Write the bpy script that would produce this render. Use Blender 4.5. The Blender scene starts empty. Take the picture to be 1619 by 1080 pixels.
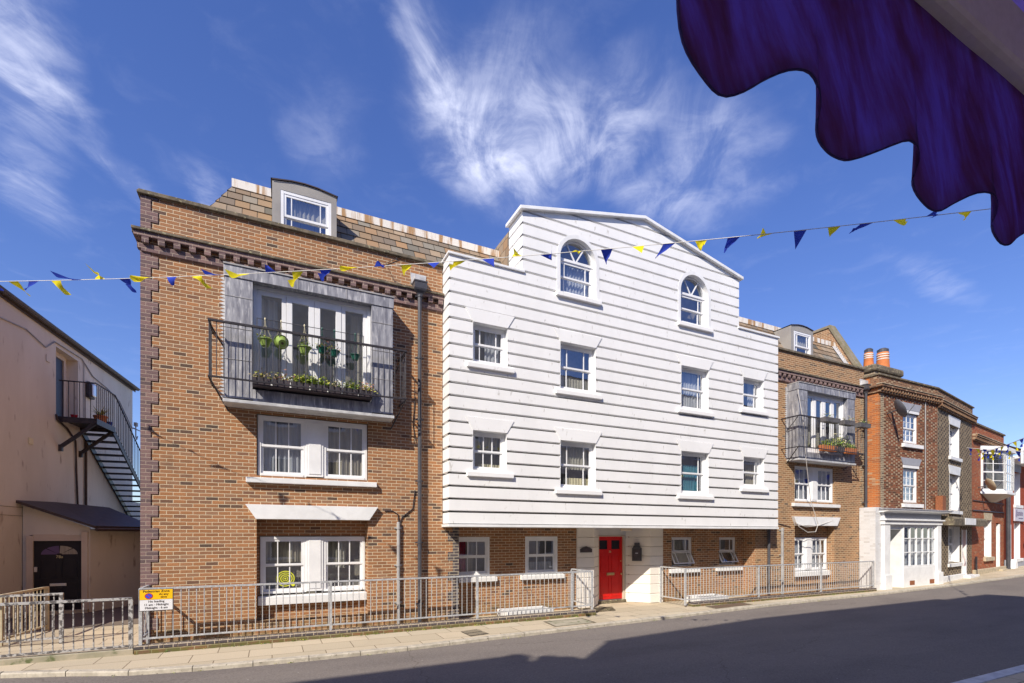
import bpy, bmesh, math, random
from mathutils import Vector, noise as mnoise
random.seed(7)
R = math.radians
scene = bpy.context.scene
COL = scene.collection
# ------------------------------------------------------------------ camera, sky, sun, exposure
camd = bpy.data.cameras.new("camera"); cam = bpy.data.objects.new("camera", camd); COL.objects.link(cam)
cam.location = (0, -12, 2.22)
YAW = math.atan2(2430-809.5, 784)
cam.rotation_euler = (R(90), 0, -(math.pi/2-YAW))
camd.sensor_width = 36; camd.lens = 784/1619*36; camd.shift_y = (845-540)/1619; camd.shift_x = 0
camd.clip_start = 0.05; camd.clip_end = 3000
scene.camera = cam
scene.view_settings.view_transform = 'Standard'; scene.view_settings.look = 'None'
scene.view_settings.exposure = 0.56; scene.view_settings.gamma = 1
SUN = Vector((-1.25, -1.0, 1.3)).normalized()
sl = bpy.data.lights.new("sun", 'SUN'); sl.energy = 4.0; sl.angle = R(0.5); sl.color = (1, .92, .80)
so = bpy.data.objects.new("sun", sl); COL.objects.link(so); so.rotation_euler = SUN.to_track_quat('Z', 'Y').to_euler()
W = bpy.data.worlds.new("World"); scene.world = W; W.use_nodes = True

class NT:
    def __init__(s, nt): s.t = nt
    def n(s, ty, **k):
        nd = s.t.nodes.new(ty)
        ins = k.pop('i', {})
        for a, b in k.items(): setattr(nd, a, b)
        for a, b in ins.items():
            so_ = nd.inputs[a]
            if isinstance(b, bpy.types.NodeSocket): s.t.links.new(b, so_)
            else: so_.default_value = b
        return nd
    def m(s, op, a, b=0.0, c=0.0, clamp=False):
        nd = s.t.nodes.new('ShaderNodeMath'); nd.operation = op; nd.use_clamp = clamp
        for i, v in enumerate((a, b, c)):
            if isinstance(v, bpy.types.NodeSocket): s.t.links.new(v, nd.inputs[i])
            else: nd.inputs[i].default_value = v
        return nd.outputs[0]
    def mix(s, f, a, b, bt='MIX'):
        nd = s.t.nodes.new('ShaderNodeMix'); nd.data_type = 'RGBA'; nd.blend_type = bt
        for i, v in ((0, f), (6, a), (7, b)):
            if isinstance(v, bpy.types.NodeSocket): s.t.links.new(v, nd.inputs[i])
            else: nd.inputs[i].default_value = v if i == 0 else (tuple(v)+(1,))[:4]
        return nd.outputs[2]
    def ramp(s, f, stops, interp='LINEAR'):
        nd = s.t.nodes.new('ShaderNodeValToRGB'); cr = nd.color_ramp; cr.interpolation = interp
        while len(cr.elements) < len(stops): cr.elements.new(.5)
        for e, (p, c) in zip(cr.elements, stops):
            e.position = p; e.color = (tuple(c)+(1,))[:4] if not isinstance(c, (int, float)) else (c, c, c, 1)
        s.t.links.new(f, nd.inputs[0]); return nd.outputs[0]
    def mapr(s, v, a, b, c=0.0, d=1.0):
        nd = s.t.nodes.new('ShaderNodeMapRange'); nd.interpolation_type = 'SMOOTHSTEP'
        s.t.links.new(v, nd.inputs[0])
        for i, x in enumerate((a, b, c, d)): nd.inputs[i+1].default_value = x
        return nd.outputs[0]

def build_world():
    w = NT(W.node_tree); W.node_tree.nodes.clear()
    sky = w.n('ShaderNodeTexSky', sky_type='NISHITA', sun_disc=False, sun_elevation=math.asin(SUN.z),
              sun_rotation=math.atan2(SUN.x, SUN.y) % (2*math.pi), altitude=0, air_density=1.0, dust_density=0.35, ozone_density=3.5)
    pre = w.mix(1.0, sky.outputs[0], (.25, .25, .25), 'MULTIPLY')
    gm = w.n('ShaderNodeGamma', i={0: pre, 1: .84}).outputs[0]
    gm = w.mix(1.0, gm, (3.0, 3.05, 3.25), 'MULTIPLY')
    hs = w.n('ShaderNodeHueSaturation', i={'Hue': .519, 'Saturation': 1.24, 'Value': 1.0, 'Color': gm})
    tc = w.n('ShaderNodeTexCoord'); sep = w.n('ShaderNodeSeparateXYZ', i={0: tc.outputs['Generated']})
    z = w.m('MAXIMUM', sep.outputs[2], .03)
    px = w.m('DIVIDE', sep.outputs[0], z); py = w.m('DIVIDE', sep.outputs[1], z)
    P = w.n('ShaderNodeCombineXYZ', i={0: px, 1: py, 2: 0.0}).outputs[0]
    warp = w.n('ShaderNodeTexNoise', i={'Vector': P, 'Scale': 3.5, 'Detail': 8.0, 'Roughness': .6})
    Pw = w.n('ShaderNodeVectorMath', operation='MULTIPLY_ADD', i={0: warp.outputs['Color'], 1: (.22, .22, 0), 2: P}).outputs[0]
    def blob(cx, cy, ang, a, b, gain=1.0, soft=.1):
        d = w.n('ShaderNodeVectorMath', operation='SUBTRACT', i={0: Pw, 1: (cx+.11, cy+.11, 0)}).outputs[0]
        r = w.n('ShaderNodeVectorRotate', rotation_type='Z_AXIS', i={'Vector': d, 'Angle': -R(ang)}).outputs[0]
        q = w.n('ShaderNodeVectorMath', operation='MULTIPLY', i={0: r, 1: (1/a, 1/b, 0)}).outputs[0]
        l = w.n('ShaderNodeVectorMath', operation='LENGTH', i={0: q}).outputs['Value']
        return w.m('MULTIPLY', w.mapr(l, 1.0, soft, 0, 1), gain)
    bl = [blob(.45, 1.20, 54, .40, .17, 1.1), blob(.60, 1.14, 64, .40, .21, 1.3), blob(.30, 1.02, 52, .30, .07, .9), blob(.75, 1.0, 75, .30, .14, .9),
          blob(1.05, .95, 20, .40, .20, .62), blob(1.05, 1.15, 10, .40, .13, .6), blob(-.50, 1.42, 100, .42, .14, 1.15), blob(-.62, 1.9, 100, .35, .12, .6),
          blob(-.36, 1.72, 75, .42, .07, .75), blob(-.17, 1.72, 80, .22, .06, .6), blob(2.35, 1.02, 5, .5, .09, .45), blob(.12, 1.35, 90, .3, .12, .28)]
    tot = bl[0]
    for b in bl[1:]: tot = w.m('ADD', tot, b)
    rot = w.n('ShaderNodeVectorRotate', rotation_type='Z_AXIS', i={'Vector': P, 'Angle': R(-58)}).outputs[0]
    st = w.n('ShaderNodeVectorMath', operation='MULTIPLY', i={0: rot, 1: (2.2, 4.6, 1)}).outputs[0]
    n1 = w.n('ShaderNodeTexNoise', i={'Vector': st, 'Scale': 1.5, 'Detail': 12.0, 'Roughness': .62, 'Distortion': .9}).outputs[0]
    n2 = w.n('ShaderNodeTexNoise', i={'Vector': P, 'Scale': 6.0, 'Detail': 9.0, 'Roughness': .6, 'Distortion': .6}).outputs[0]
    nn = w.m('ADD', w.m('MULTIPLY', n1, .62), w.m('MULTIPLY', n2, .38))
    nn = w.mapr(nn, .37, .68)
    hazeb = w.m('MULTIPLY', w.mapr(w.m('ADD', n2, 0), .5, .75), .06)
    fac = w.m('MULTIPLY', w.m('ADD', w.m('MULTIPLY', tot, w.m('ADD', w.m('MULTIPLY', nn, .85), .12)), hazeb), .60, clamp=True)
    col = w.mix(fac, hs.outputs[0], (4.7, 4.9, 6.0))
    bg = w.n('ShaderNodeBackground', i={0: col, 1: .15})
    o = w.n('ShaderNodeOutputWorld'); W.node_tree.links.new(bg.outputs[0], o.inputs[0])
build_world()

# ------------------------------------------------------------------ materials
MATS = {}
def newmat(name):
    m = bpy.data.materials.new(name); m.use_nodes = True; m.node_tree.nodes.clear(); MATS[name] = m
    return m, NT(m.node_tree)
def finish(m, t, color, rough=.8, metal=0.0, bump=None, bstr=.3, bdist=.01, spec=.3, extra=None):
    p = t.n('ShaderNodeBsdfPrincipled')
    for k, v in (('Base Color', color), ('Roughness', rough), ('Metallic', metal), ('Specular IOR Level', spec)):
        if isinstance(v, bpy.types.NodeSocket): t.t.links.new(v, p.inputs[k])
        else: p.inputs[k].default_value = (tuple(v)+(1,))[:4] if k == 'Base Color' else v
    if bump is not None:
        b = t.n('ShaderNodeBump', i={'Strength': bstr, 'Distance': bdist, 'Height': bump}); t.t.links.new(b.outputs[0], p.inputs['Normal'])
    o = t.n('ShaderNodeOutputMaterial'); t.t.links.new(p.outputs[0], o.inputs[0])
    return p
def uvsep(t):
    uv = t.n('ShaderNodeUVMap', uv_map='UVMap').outputs[0]
    s = t.n('ShaderNodeSeparateXYZ', i={0: uv}); return uv, s.outputs[0], s.outputs[1]
def brick(name, stops, mortar, bw=.225, bh=.075, mw=.010, flem=None, stain=.25, soot=(.05, .04, .035), bstr=.6, rough=.88, moss=None, offs=.5, mblur=.004, wob=.003):
    m, t = newmat(name); uv, u, v = uvsep(t)
    nz = t.n('ShaderNodeTexNoise', i={'Vector': uv, 'Scale': 9.0, 'Detail': 3.0})
    wv = t.m('MULTIPLY', t.m('SUBTRACT', nz.outputs[0], .5), wob*4)
    v2 = t.m('ADD', v, wv); u0 = t.m('ADD', u, wv)
    row = t.m('FLOOR', t.m('DIVIDE', v2, bh))
    u2 = t.m('ADD', u0, t.m('MULTIPLY', t.m('MODULO', t.m('ABSOLUTE', row), 2.0), bw*offs))
    if flem:                                   # header/stretcher bond: cell = stretcher + header
        cell = t.m('DIVIDE', u2, bw); ci = t.m('FLOOR', cell); fr = t.m('SUBTRACT', cell, ci)
        hd = t.m('GREATER_THAN', fr, .667)
        cid = t.m('ADD', t.m('MULTIPLY', ci, 2.0), hd)
        d1 = t.m('MULTIPLY', fr, bw); d2 = t.m('MULTIPLY', t.m('ABSOLUTE', t.m('SUBTRACT', fr, .667)), bw); d3 = t.m('MULTIPLY', t.m('SUBTRACT', 1.0, fr), bw)
        eu = t.m('MINIMUM', t.m('MINIMUM', d1, d2), d3)
    else:
        cell = t.m('DIVIDE', u2, bw); cid = t.m('FLOOR', cell); fr = t.m('SUBTRACT', cell, cid)
        eu = t.m('MULTIPLY', t.m('MINIMUM', fr, t.m('SUBTRACT', 1.0, fr)), bw)
    fv = t.m('SUBTRACT', t.m('DIVIDE', v2, bh), row)
    ev = t.m('MULTIPLY', t.m('MINIMUM', fv, t.m('SUBTRACT', 1.0, fv)), bh)
    e = t.m('MINIMUM', eu, ev)
    mask = t.mapr(e, mw*.5-mblur*.5, mw*.5+mblur, 0, 1)
    cv = t.n('ShaderNodeCombineXYZ', i={0: cid, 1: row, 2: 3.7}).outputs[0]
    wn = t.n('ShaderNodeTexWhiteNoise', noise_dimensions='3D', i={0: cv})
    c = t.ramp(wn.outputs[0], stops)
    if flem:
        wn2 = t.n('ShaderNodeTexWhiteNoise', noise_dimensions='3D', i={0: t.n('ShaderNodeVectorMath', operation='ADD', i={0: cv, 1: (9.1, 5.3, 2)}).outputs[0]})
        hm = t.m('MULTIPLY', hd, t.m('LESS_THAN', wn2.outputs[0], flem[1]))
        c = t.mix(hm, c, flem[0])
    fine = t.n('ShaderNodeTexNoise', i={'Vector': uv, 'Scale': 60.0, 'Detail': 4.0, 'Roughness': .65})
    c = t.mix(.35, c, t.ramp(fine.outputs[0], [(.3, .25), (.7, 1.0)]), 'MULTIPLY')
    c = t.mix(mask, mortar, c)
    big = t.n('ShaderNodeTexNoise', i={'Vector': uv, 'Scale': .7, 'Detail': 6.0, 'Roughness': .65})
    c = t.mix(t.m('MULTIPLY', t.mapr(big.outputs[0], .52, .78), stain), c, soot)
    if moss:
        g = t.m('MULTIPLY', t.mapr(v, moss[1], moss[2], 1, 0), t.mapr(nz.outputs[0], .35, .6)); c = t.mix(t.m('MULTIPLY', g, .75), c, moss[0])
    h = t.m('ADD', t.m('MULTIPLY', mask, .8), t.m('MULTIPLY', fine.outputs[0], .3))
    finish(m, t, c, rough, bump=h, bstr=bstr, bdist=.008, spec=.15)
    return m
def plain(name, c1, c2=None, scale=4.0, rough=.6, metal=0.0, bump=0.0, spec=.4, coord='obj', streak=None, detail=5.0, lo=.35, hi=.65, speck=None):
    m, t = newmat(name)
    if coord == 'uv': vec = t.n('ShaderNodeUVMap', uv_map='UVMap').outputs[0]
    else: vec = t.n('ShaderNodeTexCoord').outputs['Object']
    if streak: vec = t.n('ShaderNodeVectorMath', operation='MULTIPLY', i={0: vec, 1: streak}).outputs[0]
    nz = t.n('ShaderNodeTexNoise', i={'Vector': vec, 'Scale': scale, 'Detail': detail, 'Roughness': .6}).outputs[0]
    c = t.mix(t.mapr(nz, lo, hi), c1, c2 if c2 else c1)
    if speck:
        sn = t.n('ShaderNodeTexNoise', i={'Vector': vec, 'Scale': speck[1], 'Detail': 3.0}).outputs[0]
        c = t.mix(t.mapr(sn, speck[2], speck[3]), c, speck[0])
    finish(m, t, c, rough, metal, bump=nz if bump else None, bstr=bump, bdist=.01, spec=spec)
    return m
brick('brick_orange_brown', [(0, (.47, .22, .10)), (.25, (.38, .18, .085)), (.5, (.43, .215, .11)), (.7, (.31, .152, .078)), (.85, (.37, .205, .12)), (.95, (.24, .125, .078)), (.975, (.12, .085, .065)), (1, (.17, .105, .08))], (.66, .54, .37), mw=.0095, stain=.5, moss=((.24, .18, .09), .05, .5))
brick('brick_tan_brown', [(0, (.45, .24, .12)), (.3, (.36, .19, .10)), (.55, (.40, .225, .12)), (.8, (.30, .17, .09)), (.95, (.24, .14, .085)), (1, (.15, .10, .075))], (.66, .52, .33), mw=.010, stain=.25)
brick('brick_dark_brown', [(0, (.30, .15, .085)), (.4, (.24, .12, .07)), (.8, (.17, .09, .06)), (1, (.12, .075, .055))], (.40, .30, .19), bw=.34, mw=.008, flem=((.42, .30, .19), .4), stain=.4)
brick('brick_mossy', [(0, (.30, .15, .08)), (.5, (.22, .13, .08)), (1, (.15, .12, .08))], (.42, .38, .25), stain=.3, moss=((.13, .14, .04), .02, .14))
brick('brick_purple', [(0, (.30, .19, .17)), (.4, (.24, .155, .15)), (.8, (.19, .13, .13)), (1, (.14, .10, .10))], (.42, .33, .27), mw=.008, stain=.15)
brick('brick_blue', [(0, (.13, .105, .11)), (.5, (.09, .08, .085)), (1, (.16, .13, .13))], (.50, .43, .33), mw=.012, stain=.1)
brick('brick_speckled_red', [(0, (.30, .10, .05)), (.4, (.24, .085, .045)), (.8, (.17, .07, .045)), (1, (.10, .05, .035))], (.28, .20, .13), bw=.34, bh=.075, flem=((.45, .33, .22), .65), stain=.55, mw=.009)
brick('brick_diaper_grey', [(0, (.36, .28, .18)), (.5, (.30, .23, .15)), (1, (.24, .18, .12))], (.34, .28, .19), bw=.42, bh=.105, flem=((.055, .045, .045), .93), stain=.15, mw=.008)
brick('brick_bright_orange', [(0, (.62, .20, .06)), (.5, (.52, .17, .055)), (.85, (.40, .14, .06)), (1, (.55, .36, .22))], (.52, .36, .20), mw=.008, stain=.2)
brick('brick_yellow_grey', [(0, (.34, .26, .17)), (.5, (.27, .20, .14)), (.8, (.20, .15, .11)), (1, (.09, .07, .06))], (.62, .52, .36), mw=.012, stain=.2)
brick('brick_warm_red', [(0, (.46, .12, .05)), (.4, (.38, .10, .045)), (.8, (.30, .09, .05)), (1, (.42, .22, .13))], (.42, .26, .16), mw=.008, stain=.35)
brick('brick_painted_red', [(0, (.42, .085, .04)), (1, (.38, .08, .04))], (.34, .075, .04), mw=.006, stain=.1, bstr=.3)
brick('brick_painted_white', [(0, (.80, .80, .80)), (.8, (.74, .73, .72)), (1, (.62, .60, .58))], (.66, .66, .66), mw=.008, stain=.15, soot=(.4, .38, .36), bstr=.5)
brick('roof_tile', [(0, (.40, .25, .14)), (.2, (.30, .22, .15)), (.4, (.42, .32, .22)), (.55, (.20, .17, .14)), (.7, (.36, .24, .14)), (.85, (.30, .27, .22)), (1, (.13, .12, .10))], (.035, .03, .025), bw=.30, bh=.262, mw=.010, stain=.7, soot=(.08, .075, .07), wob=.001)
brick('roof_tile_orange', [(0, (.42, .17, .08)), (.5, (.33, .15, .08)), (1, (.24, .15, .10))], (.10, .05, .03), bw=.2, bh=.15, mw=.012, stain=.4)
brick('paving_slab', [(0, (.64, .54, .39)), (.4, (.60, .51, .37)), (.7, (.54, .46, .33)), (1, (.66, .58, .44))], (.16, .12, .08), bw=.92, bh=.62, mw=.012, stain=.35, soot=(.30, .24, .16), bstr=.25, offs=.42, wob=.004)
plain('plastic_slate', (.17, .18, .21), (.14, .15, .17), 3, .5)
plain('rust_brown', (.17, .11, .07), (.12, .08, .055), 12, .85, bump=.3)
plain('joint_shadow', (.10, .09, .085), (.15, .135, .12), 6, .9)  # dark colour standing in for the deep shadow inside the board joints
plain('white_render', (.87, .865, .85), (.83, .825, .81), 1.6, .75, bump=.18, spec=.2, streak=(1, 1, .45), speck=((.58, .56, .52), 11.0, .64, .80))
plain('white_paint', (.85, .85, .84), (.76, .76, .75), 3.0, .5, spec=.35)
plain('upvc_white', (.86, .86, .86), (.79, .79, .79), 2.0, .35, spec=.45)
plain('cream_render', (.74, .69, .60), (.67, .62, .53), .8, .85, bump=.1, streak=(1, 1, .35), speck=((.33, .26, .21), 5.0, .62, .80))
plain('cream_paint', (.66, .56, .45), (.60, .50, .40), 2.0, .6)
plain('entrance_render', (.84, .79, .72), (.79, .74, .67), 1.5, .75, bump=.1)
plain('grey_lintel', (.36, .37, .41), (.32, .33, .37), 4, .7)
plain('lead', (.40, .40, .42), (.20, .20, .23), 3.0, .55, metal=.25, streak=(4, 4, .7), bump=.15, lo=.3, hi=.7, speck=((.58, .57, .57), 5, .5, .72))
plain('lead_pale', (.62, .62, .62), (.45, .45, .46), 5.0, .6, metal=.1)
plain('stone_coping', (.20, .16, .11), (.10, .085, .06), 5.0, .9, bump=.4, speck=((.36, .33, .20), 14, .56, .72))
plain('stone_pale', (.55, .46, .32), (.42, .36, .25), 6.0, .85, bump=.2)
plain('stone_mossy', (.26, .22, .16), (.19, .17, .10), 5.0, .95, bump=.5)
plain('ridge_rusty', (.78, .73, .65), (.42, .25, .12), 2.2, .75, streak=(3.2, 3.2, .25), lo=.44, hi=.60, detail=3)
plain('dormer_grey', (.34, .32, .29), (.29, .27, .25), 2.0, .55)
plain('galvanised', (.50, .51, .52), (.38, .39, .40), 8.0, .5, metal=.15, speck=((.62, .63, .65), 30, .5, .7))
plain('galvanised_worn', (.50, .49, .48), (.13, .12, .12), 14.0, .6, metal=.3, lo=.45, hi=.55)
plain('black_metal', (.025, .022, .028), (.05, .045, .05), 6.0, .45, metal=.0)
plain('iron_grey', (.07, .068, .075), (.12, .115, .12), 6.0, .5, metal=.2)
plain('pipe_dark', (.06, .06, .07), (.085, .085, .095), 3.0, .4)
plain('pipe_grey', (.40, .39, .38), (.30, .29, .29), 3.0, .6)
plain('kerb_granite', (.52, .47, .38), (.38, .34, .27), 7.0, .85, bump=.35, speck=((.16, .14, .10), 22, .62, .75))
plain('asphalt_fresh', (.20, .165, .135), (.17, .142, .12), .6, .95, bump=.0, spec=.1)
plain('concrete', (.42, .37, .28), (.30, .28, .20), 3.0, .9, bump=.2, speck=((.12, .14, .06), 6, .58, .7))
plain('gutter_brown', (.055, .038, .036), (.08, .055, .05), 5.0, .5)
plain('red_paint', (.66, .008, .006), (.58, .006, .005), 3.0, .32, spec=.5)
plain('black_paint', (.012, .010, .016), (.016, .013, .02), 3.0, .4)
plain('sage_paint', (.40, .47, .44), (.36, .43, .40), 3.0, .45)
plain('navy_paint', (.03, .035, .07), (.02, .025, .05), 3.0, .4)
plain('brass', (.75, .55, .28), (.6, .42, .2), 5.0, .3, metal=.8)
plain('chrome', (.75, .73, .72), None, 5.0, .3, metal=.8)
plain('terracotta', (.62, .20, .06), (.50, .16, .05), 6.0, .8, bump=.1)
plain('clay_pot_white', (.70, .66, .58), None, 6.0, .8)
plain('plastic_lime', (.27, .38, .09), (.21, .31, .07), 3, .45)
plain('plastic_green', (.015, .10, .07), (.02, .13, .09), 3, .45)
plain('plastic_dark', (.05, .045, .05), (.08, .06, .07), 6, .6)
plain('plastic_grey', (.09, .085, .085), (.14, .13, .13), 6, .5)
plain('soil', (.05, .035, .02), (.09, .06, .04), 20, .95)
plain('leaf_lime', (.35, .42, .05), (.18, .30, .04), 12, .6)
plain('leaf_green', (.09, .18, .035), (.05, .11, .025), 12, .6)
plain('leaf_yellow', (.50, .46, .08), (.30, .36, .06), 12, .6)
plain('leaf_rust', (.45, .22, .12), (.35, .14, .08), 12, .7)
plain('flower_cream', (.75, .68, .45), None, 12, .7)
plain('stem_dry', (.45, .36, .2), (.3, .24, .12), 12, .8)
plain('interior_dark', (.42, .38, .31), (.24, .22, .20), 1.2, .9)
plain('net_curtain', (.52, .53, .56), (.36, .38, .42), 3.0, .9, streak=(6, 6, .3))
plain('curtain_cream', (.42, .38, .30), (.32, .29, .23), 3.0, .9, streak=(6, 6, .3))
plain('curtain_red', (.45, .01, .03), (.33, .01, .02), 3.0, .9)
plain('curtain_teal', (.08, .28, .36), (.05, .20, .27), 3.0, .8)
plain('blind_beige', (.42, .40, .33), (.38, .36, .30), 3.0, .9)
plain('sign_yellow', (.95, .55, .01), None, 3, .4)
plain('sign_white', (.80, .80, .82), None, 3, .4)
plain('sign_ink', (.03, .02, .02), None, 3, .5)
plain('sign_blue', (.03, .10, .70), None, 3, .4)
plain('sign_red', (.45, .01, .03), None, 3, .4)
plain('sign_lilac', (.60, .58, .64), None, 3, .5)
plain('ink_purple', (.14, .09, .20), None, 3, .5)
plain('decal_yellow', (.70, .72, .04), None, 3, .5)
plain('number_gold', (.8, .7, .4), None, 3, .35, metal=.5)
plain('cable_white', (.55, .52, .48), None, 3, .6)
plain('cord_white', (.72, .70, .66), None, 3, .7)
plain('vent_terracotta', (.34, .12, .05), (.2, .07, .03), 30, .8)
plain('opposite_brick', (.66, .58, .48), (.58, .50, .40), 3, .9)
plain('opposite_roof', (.14, .12, .11), (.10, .09, .08), 3, .9)
plain('leaf_shade', (.06, .09, .03), (.03, .05, .02), 12, .7)

def m_asphalt():
    m, t = newmat('asphalt')
    v = t.n('ShaderNodeTexCoord').outputs['Object']
    f = t.n('ShaderNodeTexNoise', i={'Vector': v, 'Scale': 38.0, 'Detail': 8.0, 'Roughness': .78}).outputs[0]
    b = t.n('ShaderNodeTexNoise', i={'Vector': t.n('ShaderNodeVectorMath', operation='MULTIPLY', i={0: v, 1: (.35, 1.2, 1)}).outputs[0], 'Scale': .9, 'Detail': 6.0}).outputs[0]
    vo = t.n('ShaderNodeTexVoronoi', i={'Vector': v, 'Scale': 3.4}).outputs['Distance']
    c = t.ramp(b, [(.3, (.185, .162, .148)), (.7, (.245, .215, .192))])
    c = t.mix(.65, c, t.ramp(f, [(.32, .35), (.68, 1.3)]), 'MULTIPLY')
    cr = t.n('ShaderNodeTexVoronoi', feature='DISTANCE_TO_EDGE', i={'Vector': t.n('ShaderNodeVectorMath', operation='MULTIPLY_ADD', i={0: t.n('ShaderNodeTexNoise', i={'Vector': v, 'Scale': 2.5, 'Detail': 5.0}).outputs['Color'], 1: (.5, .5, 0), 2: v}).outputs[0], 'Scale': .22}).outputs['Distance']
    c = t.mix(t.mapr(cr, .003, .0012, 0, .35), c, (.07, .06, .05))
    sx = t.n('ShaderNodeSeparateXYZ', i={0: v}).outputs[1]
    c = t.mix(t.mapr(b, .56, .60, 0, .22), c, (.16, .14, .125))
    c = t.mix(t.mapr(vo, .06, .03, 0, .6), c, (.46, .43, .40))
    finish(m, t, c, .92, bump=f, bstr=.35, bdist=.01, spec=.12)
m_asphalt()
def m_glass():
    m, t = newmat('window_glass')
    lw = t.n('ShaderNodeLayerWeight', i={'Blend': .5}).outputs['Facing']
    fac = t.m('ADD', t.m('MULTIPLY', t.m('POWER', lw, 4.0), .72), .27, clamp=True)
    v = t.n('ShaderNodeTexCoord').outputs['Object']
    nz = t.n('ShaderNodeTexNoise', i={'Vector': v, 'Scale': 1.7, 'Detail': 1.0}).outputs[0]
    bp = t.n('ShaderNodeBump', i={'Strength': .08, 'Distance': .02, 'Height': nz}).outputs[0]
    tr = t.n('ShaderNodeBsdfTransparent', i={0: (.93, .95, .95, 1)}); gl = t.n('ShaderNodeBsdfGlossy', i={'Color': (.9, .93, 1, 1), 'Roughness': .015, 'Normal': bp})
    mx = t.n('ShaderNodeMixShader', i={0: fac}); t.t.links.new(tr.outputs[0], mx.inputs[1]); t.t.links.new(gl.outputs[0], mx.inputs[2])
    o = t.n('ShaderNodeOutputMaterial'); t.t.links.new(mx.outputs[0], o.inputs[0])
m_glass()
def m_cloth(name, c1, c2, trans=.5, streak=None, rough=.9, scale=5.0, mid=None):
    m, t = newmat(name); v = t.n('ShaderNodeTexCoord').outputs['Object']
    if streak: 
        v = t.n('ShaderNodeVectorRotate', rotation_type='Y_AXIS', i={'Vector': v, 'Angle': R(streak[3])}).outputs[0]
        v = t.n('ShaderNodeVectorMath', operation='MULTIPLY', i={0: v, 1: streak[:3]}).outputs[0]
    nz = t.n('ShaderNodeTexNoise', i={'Vector': v, 'Scale': scale, 'Detail': 7.0, 'Roughness': .68}).outputs[0]
    if mid: c = t.ramp(nz, [(.36, c1), (.5, mid), (.64, c2)])
    else: c = t.mix(t.mapr(nz, .35, .65), c1, c2)
    d = t.n('ShaderNodeBsdfDiffuse', i={0: c}); tr = t.n('ShaderNodeBsdfTranslucent', i={0: c})
    mx = t.n('ShaderNodeMixShader', i={0: trans}); t.t.links.new(d.outputs[0], mx.inputs[1]); t.t.links.new(tr.outputs[0], mx.inputs[2])
    o = t.n('ShaderNodeOutputMaterial'); t.t.links.new(mx.outputs[0], o.inputs[0])
m_cloth('flag_yellow', (.98, .86, .05), (.92, .78, .03), .4)
m_cloth('flag_blue', (.05, .09, .55), (.04, .07, .45), .35)
m_cloth('awning_canvas', (.26, .11, .26), (.34, .24, .74), .64, streak=(12, 8, 3.2, 30), scale=1.3, mid=(.30, .16, .50))
m_cloth('canopy_canvas', (.60, .42, .62), (.62, .5, .92), .8, scale=3)
m_cloth('awning_hem', (.16, .11, .30), (.10, .07, .2), .3)
m_cloth('awning_bar', (.95, .85, .74), (.88, .78, .67), 0.0, scale=30)

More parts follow.
